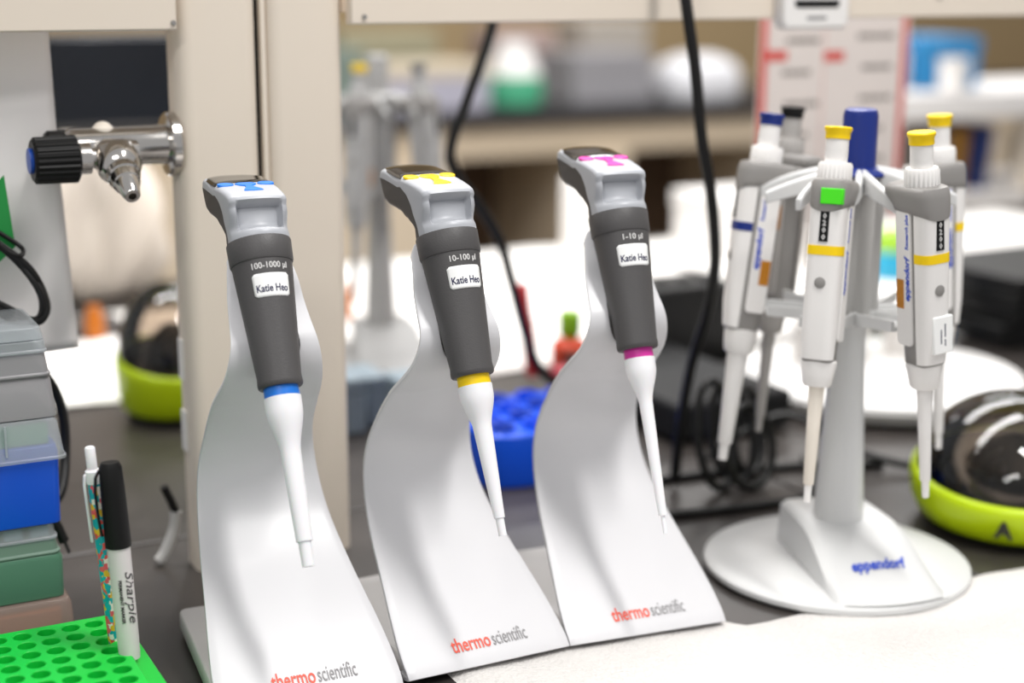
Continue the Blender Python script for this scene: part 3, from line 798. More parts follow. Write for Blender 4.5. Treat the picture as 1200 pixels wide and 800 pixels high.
# marker and pen standing in the rack
def aim(name, bottom, top, label, cat):
    B = Vector(bottom); T = Vector(top); z = (T-B).normalized(); x_ = Vector((1, 0, 0)); x_ = (x_ - z*x_.dot(z)).normalized()
    return empty(name, B, Matrix((x_, z.cross(x_), z)).transposed().to_euler(), label, cat), (T-B).length
t, L = aim('marker', (.2190, .9805, .0345), (.2150, .9905, .1740), 'white marker with a black cap standing upright in the green rack', 'marker')
L = 0.139
G().lathe([(0.0045,0),(0.0068,0.0012),(0.0071,0.006),(0.0074,0.030),(0.0076,0.0795)], 36).build('barrel', mat('marker_barrel', 'dad3d2', 0.35, noise=0.02), t)
G().lathe([(0.0077,0.0790),(0.0086,0.0795),(0.0086,0.084),(0.0080,0.120),(0.0075,0.1335),(0.0060,0.1370),(0,0.1375)], 36).build('cap', M_black, t)
G().loft([[(-0.0085-dx, y_, z) for y_ in (-0.0016, 0.0016)] + [(-0.0085-dx-0.0016, y_, z) for y_ in (0.0016, -0.0016)] for dx, z in ((0.0006,0.088),(0.0018,0.100),(0.0022,0.118),(0.0010,0.128),(-0.0020,0.1330))]).build('clip', M_black, t, bevel=0.0005)
def mk(px, py, h):
    a = -1.15 + (-py)/0.0070*(-1)*(-1); r_ = 0.00765+h
    a = -1.10 + py/0.0075
    return (r_*math.cos(a), r_*math.sin(a), 0.046 - px)
text('lettering', 'Sharpie', 0.0092, mk, mat('marker_print', '4a4548', 0.6, noise=0.03), t, shear=0.35, width=0.036)
def mk2(px, py, h):
    a = -1.98 + py/0.0075; r_ = 0.00768+h
    return (r_*math.cos(a), r_*math.sin(a), 0.043 - px)
text('lettering', 'PERMANENT MARKER', 0.0030, mk2, M_inkk, t, bold=0.00005, width=0.030)
t, L = aim('ballpoint_pen', (.2155, 1.0050, .0250), (.2055, 1.0050, .1800), 'slim pen with a teal and coral pattern and white clip beside the marker', 'pen')
G().lathe([(0.0030,0.0),(0.0040,0.008),(0.0042,0.020),(0.0044,0.130)], 28).build('barrel', M_pen, t)
G().lathe([(0.0040,-0.002),(0.0043,0.0),(0.0044,0.011),(0.0041,0.012)], 28).build('grip_end', M_yel, t)
G().lathe([(0.0050,0.1290),(0.0052,0.1300),(0.0050,0.1375),(0.0038,0.1385),(0.0034,0.1388),(0.0034,0.1530),(0.0028,0.1540),(0,0.1540)], 28).build('push_button', M_white, t)
G().loft([[(-x_, -0.0016, z), (-x_, 0.0016, z), (-x_-0.0016, 0.0016, z), (-x_-0.0016, -0.0016, z)] for x_, z in ((0.0055,0.088),(0.0056,0.105),(0.0058,0.128),(0.0048,0.1350),(0.0020,0.1370))]).build('clip', M_white, t, bevel=0.0005)

# ================================================================== GAS VALVE
t = empty('gas_valve', (0.327, 1.211, 0.352), (0, 0, 0), 'chrome gas valve with black knurled knob on the shelf upright', 'gas valve')
RY = Matrix.Rotation(-PI/2, 4, 'Y')
G().lathe([(0.025,0.0),(0.025,0.0055),(0.0235,0.007),(0.0155,0.008),(0.0150,0.016),(0.0115,0.018)], 40, RY).build('wall_flange', M_chrome, t)
G().lathe([(0.0150,0.0),(0.0150,0.080),(0.0125,0.084),(0,0.084)], 32, RY).build('pipe', M_chrome, t)
Mv = Matrix.Translation((-0.0, -0.016, -0.006)) @ RY
G().lathe([(0.0,0.032),(0.0125,0.034),(0.0140,0.042),(0.0140,0.058),(0.0105,0.064),(0.0080,0.066),(0.0080,0.069),(0.0120,0.0695),(0.0120,0.078),(0.0095,0.079)], 32, Mv).build('valve_body', M_chrome, t)
g = G(); loops = []
for z, r in ((0.078,0.0145),(0.080,0.0170),(0.110,0.0165),(0.112,0.0150)):
    loops.append([((r + (0.0010 if (i % 4) < 2 and 0.079 < z < 0.111 else 0))*math.cos(2*PI*i/96), (r + (0.0010 if (i % 4) < 2 and 0.079 < z < 0.111 else 0))*math.sin(2*PI*i/96), z) for i in range(96)])
g.loft(loops, Mv).build('knob', M_black, t)
G().lathe([(0.0095,0.111),(0.0095,0.1145),(0,0.115)], 24, Mv).build('knob_cap', mat('knob_blue', '1d4fb0', 0.4, noise=0.03), t)
G().lathe([(0.0165,-0.004),(0.0170,0.008),(0.0150,0.013),(0.0125,0.016),(0.0125,0.022),(0.0112,0.023),(0.0104,0.030),(0.0092,0.031),(0.0062,0.046),(0.0054,0.047),(0.0030,0.047),(0.0028,0.034)], 28,
    Matrix.Translation((-0.050, -0.022, -0.008)) @ Matrix.Rotation(math.radians(118), 4, 'X') @ Matrix.Rotation(math.radians(0), 4, 'Y')).build('hose_nozzle', M_chrome, t)
G().lathe([(0.009,0.0),(0.0098,0.002),(0.0098,0.014),(0.008,0.016)], 24, Matrix.Translation((-0.082, 0.004, 0.004)) @ RY).build('rear_knob', M_black, t)
G().lathe([(0.008,0.0),(0.008,0.006),(0.004,0.010),(0,0.011)], 20, Matrix.Translation((-0.055, 0.0, 0.009))).build('grease_cap', M_cream, t)

# ================================================================== PAPERS, TAG, CABLES, TIMER (left and top)
g = G(); vs = []; fs = []; nu, nv = 20, 30
for i in range(nu+1):
    for j in range(nv+1):
        u, v = i/nu, j/nv; z = 0.451 - 0.261*v
        xr = 0.240 + 0.004*v + 0.010*max(0, v-.45)
        x_ = 0.10 + (xr-0.10)*u
        vs.append((x_, 1.236 + 0.005*math.sin(u*4+v*2) + 0.004*v*v*u, z))
for i in range(nu):
    for j in range(nv):
        a = i*(nv+1)+j; fs.append((a, a+nv+1, a+nv+2, a+1))
tag(g.add(vs, fs).build('paper_sheet', M_paper, solid=0.0004, angle=80), 'blank white paper sheet hanging behind the gas valve', 'paper')
t = G().loft([[(0.150, 1.204, 0.290), (0.195, 1.200, 0.336), (0.1995, 1.199, 0.282), (0.160, 1.206, 0.245)], [(0.150, 1.2048, 0.290), (0.195, 1.2008, 0.336), (0.1995, 1.1998, 0.282), (0.160, 1.2068, 0.245)]]).build('green_card', mat('card_green', '1d8a3e', 0.6, noise=0.03))
tag(t, 'green card hanging above the black cable bundle', 'card')
def cable(pts, r, label, cat='cable', name='cable', m=None, parent=None, n=8, group=None):
    o = G().tube(smoothpath(pts, n), r, 10).build(name, m or M_rubber, parent, angle=80)
    if label: tag(o, label, cat, group)
    return o
t = empty('cable_bundle', (0.20, 1.19, 0.26), (0, 0, 0), 'black coiled cable bundle hanging above the tip boxes', 'cable')
for i in range(7):
    dx = 0.0035*i; dy = 0.003*(i % 3)
    pts = [(-0.045+dx*.3, dy, 0.055-0.002*i), (-0.018+dx, dy-0.004, 0.030-0.003*i), (0.006+dx*0.6, -dy, 0.002-0.004*i), (0.016-dx*0.3, -dy, -0.024-0.002*i), (0.006-dx*0.5, dy, -0.038+0.002*i), (-0.014-dx*0.6, dy, -0.028+0.003*i), (-0.045, dy, 0.0+0.003*i)]
    cable(pts, 0.0024, None, name='strand', parent=t)
G().tube(smoothpath([(-0.020,-0.010,0.034),(-0.010,-0.012,0.022),(0.0,-0.008,0.018),(0.003,0.004,0.022),(-0.012,0.008,0.034)],6), 0.0018, 8).build('cable_tie', M_black, t)
cable([(0.200,1.225,0.190),(0.222,1.235,0.170),(0.2335,1.240,0.140),(0.2330,1.235,0.105),(0.224,1.215,0.080),(0.210,1.205,0.070)], 0.0042, 'thick black cord curving down behind the tip boxes')
t = cable([(0.205,1.170,0.082),(0.2110,1.168,0.068),(0.2150,1.165,0.056)], 0.0040, 'black power plug tip poking out behind the tip boxes', 'plug', 'cable_plug')
G().tube([(0.2150,1.165,0.057),(0.2180,1.163,0.047)], 0.0014, 8).build('pin', M_dark2, t)

cable([(0.716,1.42,0.50),(0.710,1.42,0.433),(0.684,1.42,0.364),(0.664,1.42,0.314),(0.668,1.42,0.286),(0.694,1.42,0.252),(0.718,1.42,0.215),(0.733,1.42,0.169),(0.748,1.425,0.125),(0.765,1.43,0.081),(0.783,1.435,0.058),(0.807,1.44,0.040),(0.815,1.45,0.006)], 0.0055, 'black cord hanging behind the yellow-ringed pipette')
cable([(0.735,1.30,0.477),(0.742,1.235,0.500),(0.748,1.180,0.546),(0.750,1.150,0.52),(0.753,1.140,0.462),(0.765,1.140,0.404),(0.774,1.140,0.345),(0.785,1.140,0.300),(0.793,1.140,0.238),(0.795,1.150,0.190),(0.799,1.180,0.130),(0.798,1.195,0.060),(0.797,1.200,0.006)], 0.0052, 'thick black cord hanging between the right stand and the carousel')
# coils on the bench behind the carousel
t = empty('power_cord', (0.86, 1.19, 0), (0, 0, 0), 'black power cord looped on the bench behind the carousel', 'cable')
for k, (cx, cy, rx, rz, th) in enumerate(((-0.030,-0.010,0.022,0.050,0.1),(-0.005,0.000,0.020,0.046,-0.35),(0.020,0.01,0.024,0.042,0.5),(0.0,-0.02,0.030,0.038,0.2))):
    pts = []
    for i in range(13):
        a = 2*PI*i/12 - PI/2
        x_ = cx + rx*math.cos(a); z_ = rz*(1+math.sin(a)) + 0.0045
        pts.append((x_*1.0, cy + 0.25*(z_-0.05) + 0.02*math.sin(th)*math.cos(a), z_))
    cable(pts, 0.0042, None, name='loop', parent=t)
for pts in ([(-0.20,-0.045,0.0045),(-0.12,-0.060,0.0045),(-0.03,-0.075,0.0045),(0.04,-0.07,0.0045),(0.10,0.02,0.0045)],
            [(-0.17,0.05,0.0045),(-0.08,0.03,0.0045),(0.0,0.02,0.0045),(0.09,0.0,0.0045),(0.16,-0.03,0.0045)],
            [(0.0,0.06,0.004),(0.08,0.03,0.05),(0.13,-0.02,0.02),(0.20,-0.07,0.0045),(0.30,-0.09,0.0045)]):
    cable(pts, 0.0042, None, name='cord_run', parent=t)

t = empty('digital_timer', (0.912, 1.1795, 0.470), (0, 0, 0), 'small white digital timer fixed to the shelf front', 'timer')
g = G().loft([[(a*s_, y_, b*s_ if b > 0 else b*s_) for a, b in [(x_*1.0, z_) for x_, z_ in [(-0.034,-0.036),(-0.038,-0.030),(-0.038,0.036),(0.038,0.036),(0.038,-0.030),(0.034,-0.036)]]] for y_, s_ in ((-0.001, 1.0), (-0.012, 1.0), (-0.015, 0.95))])
g.build('case', M_ewhite, t, bevel=0.0012)
G().loft([[(-0.024,-0.0160,-0.0165),(0.024,-0.0160,-0.0165),(0.026,-0.0160,-0.0095),(-0.026,-0.0160,-0.0095)],[(-0.024,-0.014,-0.0165),(0.024,-0.014,-0.0165),(0.026,-0.014,-0.0095),(-0.026,-0.014,-0.0095)]]).build('display_slot', M_black, t, bevel=0.001)
G().box(-0.011, 0.011, -0.0154, -0.0150, -0.0272, -0.0240).build('small_print', M_lgrey, t)

# printed chart hanging behind the shelf
t = empty('wall_chart', (1.210, 1.505, 0.45), (0, 0, 0), 'white printed chart with red border hanging behind the carousel', 'chart')
G().box(-0.112, 0.112, 0.0, 0.0008, -0.262, 0.01).build('sheet', mat('chart_paper', 'ded5d0', 0.8, noise=0.02), t)
red = mat('chart_red', 'd2564f', 0.6, noise=0.05)
for (x0, x1, z0, z1) in ((-0.110,-0.101,-0.262,0.01),(0.100,0.108,-0.262,0.01),(-0.101,-0.072,-0.068,-0.056),(-0.018,0.012,-0.070,-0.058)):
    G().box(x0, x1, -0.0006, 0.0, z0, z1).build('red_print', red, t)
G().box(-0.019, -0.0165, -0.0005, 0.0, -0.262, -0.03).build('column_rule', mat('chart_pink', 'd9b9b3', 0.7, noise=0.05), t)
gk = mat('chart_ink', '77716d', 0.7, noise=0.05)
rr = random.Random(2)
g = G()
for c_ in (-0.085, 0.03):
    for i in range(6):
        z = -0.035 - 0.037*i - (0.012 if c_ > 0 else 0.02)*0.5; w_ = 0.03 + rr.random()*0.018; x0 = c_ + 0.012*rr.random()
        while w_ > 0:
            q = 0.004 + rr.random()*0.006; g.box(x0, x0+q, -0.0005, 0.0, z-0.003, z+0.003); x0 += q + 0.0016; w_ -= q + 0.0016
o = g.build('printed_lines', gk, t); o['kind'] = 'stuff'

# ================================================================== MIDDLE DISTANCE ON OUR BENCH
# blue rack behind the middle stands
t = empty('tube_rack', (0.712, 1.335, 0), (0, 0, 0), 'bright blue tube rack behind the yellow-ringed pipette', 'tube rack')
t.rotation_euler = (0, 0, -0.05)
G().loft([sq(0.078,0.070,0,40,5), sq(0.080,0.072,0.004,40,5), sq(0.076,0.068,0.050,40,5), sq(0.073,0.065,0.053,40,5)]).build('rack_body', M_rackb, t, angle=40)
bd = mat('rack_blue_deep', '0a3fb0', 0.5, noise=0.05)
for i in range(4):
    for j in range(4):
        G().lathe([(0.0115,0.0),(0.0125,0.0065),(0.0095,0.0065),(0.0085,0.001),(0,0.001)], 16, Matrix.Translation((-0.052+0.0345*i, -0.046+0.031*j, 0.0525))).build('tube_well', M_rackb if (i+j) % 2 else bd, t)
# red marker pen leaning in, and tubes
t, L = aim('marker', (.856, 1.60, .010), (.838, 1.60, .128), 'red marker standing upright behind the blue tube rack', 'marker')
G().lathe([(0.006,0),(0.009,0.003),(0.009,0.07),(0.0075,0.075),(0.0075,0.112),(0.005,0.116),(0,0.116)], 24).build('barrel', mat('marker_red', 'c3202a', 0.4, noise=0.04), t)
t = empty('sample_bottle', (.905, 1.60, 0), (0, 0, 0), 'orange bottle with a lime green cap behind the stands', 'bottle')
G().lathe([(0.020,0),(0.0225,0.002),(0.0225,0.044),(0.018,0.050),(0.009,0.053),(0.009,0.058)], 32).build('bottle_body', mat('bottle_orange', 'd0441c', 0.4, noise=0.05), t)
G().lathe([(0.0125,0.056),(0.0135,0.060),(0.0135,0.082),(0.012,0.085),(0,0.085)], 24).build('bottle_cap', mat('cap_lime', '86b81d', 0.4, noise=0.04), t)
t = empty('sample_jar', (.848, 1.50, 0), (0, 0, 0), 'dark magenta jar beside the blue tube rack', 'jar')
G().lathe([(0.018,0),(0.021,0.002),(0.021,0.030),(0.018,0.034)], 28).build('jar_body', mat('jar_magenta', '8a2140', 0.4, noise=0.05), t)
G().lathe([(0.020,0.034),(0.020,0.042),(0.018,0.044),(0,0.044)], 28).build('jar_lid', mat('jar_lid', 'a02038', 0.4, noise=0.05), t)

# white absorbent sheets over the far half of the bench
def sheet(x0, x1, y0, y1, label, z=0.0015, rz=0):
    g = G(); nx, ny = 24, 12; vs = []; fs = []
    for i in range(nx+1):
        for j in range(ny+1):
            vs.append((x0+(x1-x0)*i/nx, y0+(y1-y0)*j/ny, z + 0.0012*(1+math.sin(i*1.3+j*.7))))
    for i in range(nx):
        for j in range(ny):
            a = i*(ny+1)+j; fs.append((a, a+ny+1, a+ny+2, a+1))
    return tag(g.add(vs, fs).build('bench_pad', mat('pad_white', 'f3f0ec', 0.85, noise=0.02), solid=0.001, angle=80), label, 'bench pad')
sheet(0.22, 0.70, 1.735, 2.20, 'white absorbent bench pad behind the shelf uprights')
sheet(0.72, 1.42, 1.66, 2.41, 'white absorbent bench pad in the gap behind the middle stands')
sheet(1.44, 2.35, 1.55, 2.38, 'white absorbent bench pad at the far right of the bench')

def roll(x, y, r, h, label, m):
    t = empty('paper_roll', (x, y, 0), (0, 0, 0), label, 'paper roll')
    G().lathe([(r*0.3, h), (r*0.97, h), (r, h-0.003), (r, 0.003), (r*0.97, 0), (r*0.3, 0)], 40, Matrix.Translation((0, 0, 0.004))).build('roll', m, t)
    G().lathe([(r*0.3,0.0),(r*0.3,h+0.001),(r*0.22,h+0.001),(r*0.22,0.0)], 24, Matrix.Translation((0, 0, 0.004))).build('core', M_cab, t)
roll(1.30, 2.22, 0.055, 0.145, 'white paper roll standing behind the magenta-ringed pipette', mat('roll_white', 'eeeae6', 0.85, noise=0.02))
def carton(name, x0, x1, y0, y1, z0, z1, m, label, cat='box', lidm=None, rz=0.0, group=None):
    cx, cy = (x0+x1)/2, (y0+y1)/2
    t = empty(name, (cx, cy, z0), (0, 0, rz), label, cat, group)
    hx, hy, h = (x1-x0)/2, (y1-y0)/2, z1-z0
    G().box(-hx, hx, -hy, hy, 0, h*0.72).build('box_body', m, t, bevel=0.003)
    G().box(-hx*1.03, hx*1.03, -hy*1.03, hy*1.03, h*0.72, h).build('box_lid', lidm or m, t, bevel=0.003)
    return t
M_wbox = mat('carton_white', 'e8e5e2', 0.6, noise=0.03)
carton('cardboard_box', 1.52, 1.74, 2.12, 2.32, 0.003, 0.105, M_wbox, 'white lidded box on the bench between the right stand and carousel')
# black heating block behind the cord
t = empty('heat_block', (0.975, 1.50, 0), (0, 0, 0), 'black bench heating block behind the right stand', 'heat block')
G().box(-0.105, 0.045, -0.19, 0.060, 0.004, 0.045).build('lower_case', mat('block_grey', '19191a', 0.6, noise=0.08, spec=0.25), t, bevel=0.006)
G().box(0.010, 0.150, 0.065, 0.150, 0.004, 0.108).build('block', M_black, t, bevel=0.005)
for i in range(4): G().lathe([(0.010,0),(0.010,0.006),(0.006,0.006),(0.006,0.001),(0,0.001)], 16, Matrix.Translation((0.03+0.032*i, 0.105, 0.108))).build('well', M_dark2, t)
for sx in (-0.09, 0.03):
    for sy in (-0.17, 0.05): G().lathe([(0.008,0),(0.008,0.005)], 12, Matrix.Translation((sx, sy, 0))).build('foot', M_black, t)

# white saucer-like stand base with a cup behind the carousel
t = empty('round_stand', (1.205, 1.390, 0), (0, 0, 0), 'white round saucer-like base with a white tub behind the carousel', 'stand')
G().lathe([(0.142,0.0),(0.160,0.008),(0.167,0.020),(0.165,0.026),(0.150,0.030),(0.08,0.034),(0.0,0.036)], 72).build('round_base', mat('base_white', 'eceae8', 0.35, noise=0.02), t)
G().lathe([(0.040,0.034),(0.043,0.036),(0.045,0.078),(0.042,0.080),(0.036,0.080),(0.034,0.045),(0,0.044)], 48, Matrix.Translation((-0.035, 0.05, 0))).build('tub', mat('tub_white', 'dedad6', 0.45, noise=0.02), t)
G().lathe([(0.022,0.030),(0.022,0.085),(0,0.087)], 40, Matrix.Translation((0.06, 0.03, 0))).build('knob', mat('tub_white', 'dedad6'), t)
# blue bottle and black box stack on the right
t = empty('wash_bottle', (1.46, 1.56, 0), (0, 0, 0), 'blue bottle behind the rear right pipette', 'bottle')
G().lathe([(0.012,0),(0.014,0.002),(0.014,0.085),(0.008,0.095),(0.006,0.10),(0.006,0.115),(0,0.115)], 24).build('bottle_body', mat('bottle_blue', '1f78b8', 0.35, noise=0.04), t)
for i, (dx, zz) in enumerate(((0, 0.002), (0.012, 0.034), (0.004, 0.066))):
    carton('storage_box', 1.49+dx, 1.76+dx, 1.47, 1.66, zz, zz+0.031, M_black, ['black storage box lowest in the pile at the right edge', 'black storage box in the middle of the pile at the right edge', 'black storage box on top of the pile at the right edge'][i], 'box', rz=0.05*(i-1), group='black boxes piled at the right')
t = empty('squeeze_bottle', (1.675, 1.92, 0), (0, 0, 0), 'cyan bottle with a lime label seen through the carousel', 'bottle')
G().lathe([(0.028,0),(0.030,0.003),(0.030,0.035),(0.026,0.048)], 28).build('bottle_body', mat('bottle_cyan', '2b9fc4', 0.35, noise=0.04), t)
G().lathe([(0.026,0.048),(0.028,0.052),(0.024,0.078),(0.012,0.084),(0,0.084)], 28).build('bottle_top', mat('bottle_lime', '9cc83c', 0.4, noise=0.04), t)
t = empty('amber_jar', (1.60, 2.00, 0), (0, 0, 0), 'brown jar with white lid seen through the carousel', 'jar')
G().lathe([(0.024,0),(0.026,0.002),(0.026,0.08),(0.020,0.088)], 28).build('jar_body', mat('jar_brown', '4a342a', 0.35, noise=0.08), t)
G().lathe([(0.024,0.088),(0.024,0.108),(0,0.110)], 28).build('jar_lid', M_wbox, t)

# second, distant carousel with its pipettes
M_far2 = mat('far_body_shaded', 'a9a8a7', 0.45, noise=0.02)  # distant pipette bodies: white plastic with the shade there put into its colour
def far_carousel():
    cx, cy = 0.742, 1.80
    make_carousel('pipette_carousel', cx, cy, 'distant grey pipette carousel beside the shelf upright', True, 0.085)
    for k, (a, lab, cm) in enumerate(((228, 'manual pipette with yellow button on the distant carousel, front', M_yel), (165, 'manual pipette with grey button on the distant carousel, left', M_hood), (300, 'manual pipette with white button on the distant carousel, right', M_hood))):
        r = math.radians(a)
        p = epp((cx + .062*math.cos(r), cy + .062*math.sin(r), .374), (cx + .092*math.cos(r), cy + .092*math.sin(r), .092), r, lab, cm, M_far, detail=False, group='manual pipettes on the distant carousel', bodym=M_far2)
        if k == 0: amber(p, 1, 0.15)
far_carousel()
# small grey blocks at its foot
for i in range(4):
    x_ = 0.575 + 0.034*i
    carton('tube_block', x_, x_+0.026, 1.50+0.02*(i % 2), 1.56+0.02*(i % 2), 0.0, 0.062-0.006*i, mat('block_bluegrey', '8d9aa3', 0.5, noise=0.06), ['blue-grey tube block behind the shelf upright, leftmost of four', 'blue-grey tube block behind the shelf upright, second of four from the left', 'blue-grey tube block behind the shelf upright, third of four from the left', 'blue-grey tube block behind the shelf upright, rightmost of four'][i], 'tube block', group='blue-grey tube blocks')
t = empty('amber_vial', (0.4355, 2.05, 0), (0, 0, 0), 'amber vial on the white pad left of the upright', 'vial')
G().lathe([(0.012,0.003),(0.013,0.004),(0.013,0.034),(0.009,0.040),(0.009,0.048),(0,0.048)], 20).build('vial_body', mat('vial_amber', 'b5651b', 0.3, noise=0.06), t)
t = empty('amber_vial', (0.775, 2.02, 0), (0, 0, 0), 'amber vial at the foot of the distant carousel', 'vial')
G().lathe([(0.013,0.003),(0.014,0.004),(0.014,0.040),(0.010,0.046),(0.010,0.055),(0,0.055)], 20).build('vial_body', mat('vial_amber', 'b5651b'), t)

# dark monitor and white bag seen through the left opening
t = empty('monitor', (0.455, 2.05, 0), (0, 0, 0), 'dark monitor screen seen under the left shelf beam', 'monitor')
G().box(-0.11, 0.108, 0.0, 0.025, 0.285, 0.396).build('screen', mat('screen_navy', '14181f', 0.25, noise=0.3, nscale=9), t, bevel=0.003)
G().box(-0.114, 0.112, 0.004, 0.03, 0.281, 0.400).build('bezel', M_dark2, t, bevel=0.003)
G().box(-0.105, -0.085, 0.02, 0.04, 0.012, 0.30).build('stalk', M_dark2, t)
G().box(-0.109, 0.03, 0.0, 0.10, 0.004, 0.013).build('monitor_foot', M_dark2, t, bevel=0.002)
def bag(cx, cy, label, m, w, d, h, seed, name='plastic_bag'):
    r_ = random.Random(seed); g = G(); loops = []; ph = [r_.random()*6 for _ in range(6)]
    for i in range(15):
        v = i/14; L = []
        for k in range(40):
            a = 2*PI*k/40
            f = (1 + 0.14*math.sin(3*a + ph[0] + 4*v) + 0.09*math.sin(7*a + ph[1] - 5*v) + 0.05*math.sin(13*a + ph[2] + 9*v))
            s_ = math.sin(PI*min(1, 0.12 + v*0.80))**0.5
            L.append((w*f*s_*math.cos(a), d*f*s_*math.sin(a), h*v*(1+0.08*math.sin(2*a+ph[3]))))
        loops.append(L)
    o = g.loft(loops).build(name, m, angle=80, loc=(cx, cy, 0.006))
    return tag(o, label, 'bag')
bag(0.50, 2.33, 'crumpled white plastic bag below the dark monitor', mat('bag_white', 'ddd2c6', 0.5, noise=0.1, nscale=8), 0.10, 0.07, 0.22, 3)
bag(0.290, 2.30, 'crumpled cream plastic bag behind the hanging paper', mat('bag_cream', 'd6c6b4', 0.55, noise=0.12, nscale=8), 0.08, 0.06, 0.20, 8)
# hose clip at foot of upright
t = empty('hose_clip', (0.312, 1.225, 0), (0, 0, 0), 'grey hose clip at the foot of the left upright', 'clip')
G().tube(smoothpath([(-0.010,0,0.004),(-0.004,0,0.012),(0.004,0,0.030),(0.006,0,0.045)]), 0.0045, 10).build('hose', M_car2, t)
G().tube(smoothpath([(0.006,0,0.045),(0.002,0,0.056),(-0.003,0,0.068)]), 0.0035, 10).build('clamp', M_black, t)

# ================================================================== FAR BENCH AND CABINETS
FY = 4.6
t = empty('lab_bench', (3.0, FY, 0), (0, 0, 0), 'far lab bench with black worktop and beige cabinets', 'lab bench')
G().box(-2.6, 4.4, 0, 0.75, -0.03, 0.02).build('worktop', mat('far_top', '2b2a2c', 0.4, noise=0.06), t, bevel=0.004)
G().box(-2.6, 4.4, 0.03, 0.06, -0.13, -0.031).build('apron', M_cab, t)
for (x0, x1) in ((-2.0,-1.42),(-1.41,-0.83),(-0.36,-0.16),(0.45,1.0),(1.01,1.6),(1.9,2.6)):
    b = G().box(x0, x1, 0.02, 0.70, -0.88, -0.131).build('cabinet', M_cab, t)
    G().box(x0+0.01, x1-0.01, 0.0, 0.02, -0.86, -0.14).build('door', mat('door_beige', 'd3c4ae', 0.5, noise=0.03), b, bevel=0.003)
G().box(-2.6, 4.4, 0.65, 0.70, -0.88, -0.131).build('knee_panel', M_cab2, t)
def onbench(name, x, y, w, d, h, m, label, cat, lidm=None): return carton(name, x-w/2, x+w/2, y-d/2, y+d/2, 0.021, 0.021+h, m, label, cat, lidm)
onbench('instrument', 2.15, FY+0.25, 0.38, 0.30, 0.15, mat('inst_lavender', 'b6b4c2', 0.5, noise=0.04), 'grey lavender instrument on the far bench, left of the green bottle', 'instrument', mat('inst_beige', 'cfc3ae', 0.5, noise=0.04))
t = empty('round_bottle', (2.46, FY+0.16, 0.021), (0, 0, 0), 'round bottle with green lower half and white top on the far bench', 'bottle')
G().lathe([(0.08,0),(0.095,0.01),(0.100,0.06),(0.092,0.105)], 36).build('bottle_body', mat('bottle_green', '4fae86', 0.35, noise=0.05), t)
G().lathe([(0.092,0.105),(0.075,0.15),(0.055,0.19),(0.052,0.215),(0,0.22)], 36).build('bottle_top', mat('bottle_white', 'f0eeec', 0.4, noise=0.02), t)
onbench('instrument', 2.86, FY+0.30, 0.32, 0.26, 0.17, mat('inst_grey', '9a989c', 0.5, noise=0.05), 'mid grey instrument in the centre of the far bench', 'instrument')
t = empty('water_bath', (3.24, FY+0.22, 0.021), (0, 0, 0), 'white rounded water bath on the far bench, left of the chart', 'instrument')
G().loft([sq(0.14,0.11,0.0,40,4), sq(0.15,0.12,0.02,40,4), sq(0.15,0.12,0.09,40,4), sq(0.13,0.10,0.13,40,3), sq(0.07,0.05,0.155,40,2.5)]).build('case', mat('bath_white', 'e6e6ea', 0.4, noise=0.02), t, angle=50)
onbench('instrument', 1.80, FY+0.3, 0.22, 0.3, 0.20, mat('inst_green', '7d8b83', 0.5, noise=0.05), 'grey green instrument at the far left of the far bench', 'instrument')
onbench('cardboard_box', 2.68, FY+0.60, 0.24, 0.2, 0.24, mat('box_rose', 'b59e98', 0.6, noise=0.05), 'rose brown box at the back of the far bench', 'box')
onbench('cardboard_box', 3.08, FY+0.63, 0.28, 0.2, 0.27, mat('box_stone', 'b5ada3', 0.6, noise=0.05), 'stone grey box at the back of the far bench', 'box')
onbench('cardboard_box', 2.15, FY+0.60, 0.36, 0.2, 0.24, mat('box_olive', 'a09a80', 0.6, noise=0.05), 'olive box at the back of the far bench', 'box')

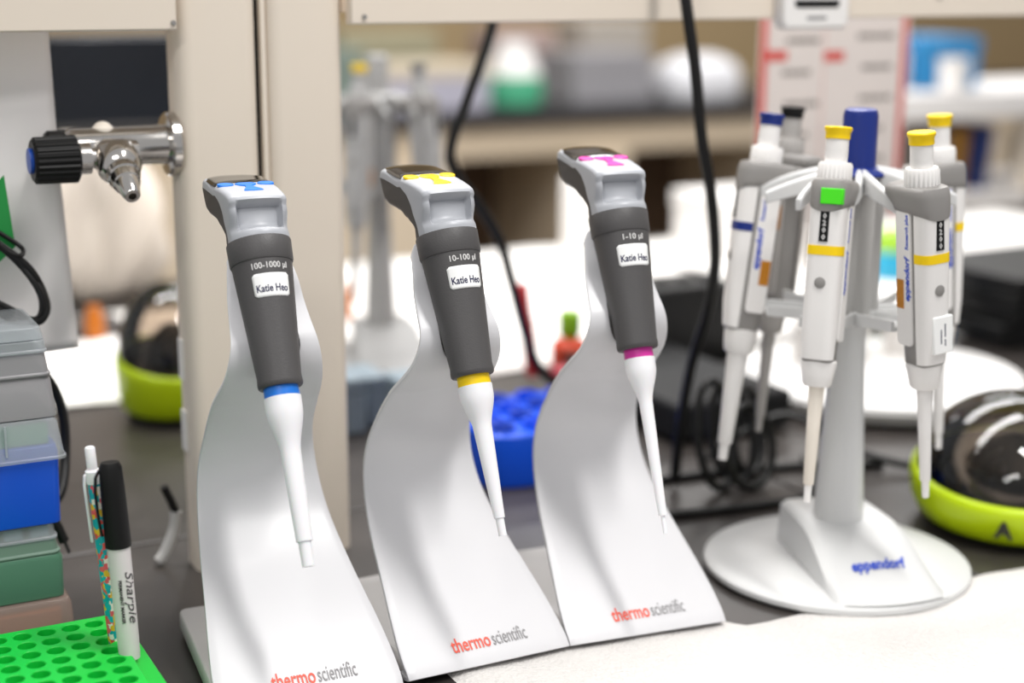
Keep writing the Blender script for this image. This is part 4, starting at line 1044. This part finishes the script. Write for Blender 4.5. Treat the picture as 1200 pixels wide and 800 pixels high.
# white storage shelves at the right
t = empty('storage_shelf', (2.30, 2.60, 0), (0, 0, 0), 'white storage shelving behind the chart at the right', 'shelf')
M_ws = mat('shelf_white', 'e2dfdd', 0.45, noise=0.02)
for z in (0.165, -0.06, -0.32):
    G().box(-0.10, 1.0, 0.0, 0.32, z, z+0.06).build('shelf_board', M_ws, t, bevel=0.004)
for x_ in (-0.10, 0.97): G().box(x_, x_+0.03, 0.0, 0.32, -0.90, 0.164).build('side_panel', M_ws, t)
for x_ in (0.365,): G().box(x_, x_+0.05, 0.0, 0.05, -0.2595, 0.164).build('upright', mat('upright_beige', 'd8cdbd', 0.5, noise=0.03), t)
def binder(x, z, w, h, m, label, rx=0.0):
    b = empty('binder', (x, 2.66, z), (0, rx, 0), label, 'binder')
    G().box(0, w, 0, 0.20, 0, h).build('cover', m, b, bevel=0.003)
    G().box(w*0.15, w*0.85, 0.01, 0.203, 0.004, h-0.006).build('pages', M_paper, b)
    G().lathe([(0.008,0),(0.008,0.002),(0.005,0.002),(0.005,0.0)], 16, Matrix.Translation((w/2, 0.0, h*0.3)) @ Matrix.Rotation(PI/2, 4, 'X')).build('finger_ring', M_chrome, b)
binder(2.535, 0.001, 0.055, 0.15, mat('binder_navy', '152a66', 0.5, noise=0.04), 'navy binder on the shelf at the upper right', 0.12)
binder(2.485, 0.001, 0.035, 0.14, mat('binder_amber', 'a5762c', 0.5, noise=0.05), 'amber binder beside the navy one on the shelf', 0.05)
binder(2.44, 0.001, 0.03, 0.13, mat('binder_grey', '77706a', 0.5, noise=0.05), 'grey binder left of the amber one on the shelf')
carton('storage_box', 2.40, 2.56, 2.68, 2.84, 0.226, 0.338, mat('tub_blue', '2d80b5', 0.45, noise=0.05), 'blue box on top of the white storage shelf')
t = empty('spray_bottle', (2.345, 2.72, 0.226), (0, 0, 0), 'white bottle on top of the white storage shelf, left of the blue box', 'bottle')
G().lathe([(0.032,0),(0.034,0.003),(0.034,0.08),(0.020,0.11),(0.012,0.12),(0.012,0.14),(0.016,0.145),(0.014,0.165),(0,0.17)], 28).build('bottle_body', M_wbox, t)
t = empty('beaker', (2.445, 2.636, 0.226), (0, 0, 0), 'white beaker in front of the blue box on the shelf', 'beaker')
G().lathe([(0.026,0),(0.030,0.003),(0.034,0.066),(0.036,0.070),(0.032,0.069),(0.028,0.006),(0,0.006)], 28).build('beaker_wall', M_wbox, t)
carton('storage_box', 2.50, 2.78, 2.64, 2.84, -0.2595, -0.16, mat('box_olivegreen', '8c8c4c', 0.6, noise=0.06), 'olive green box on the middle storage shelf')
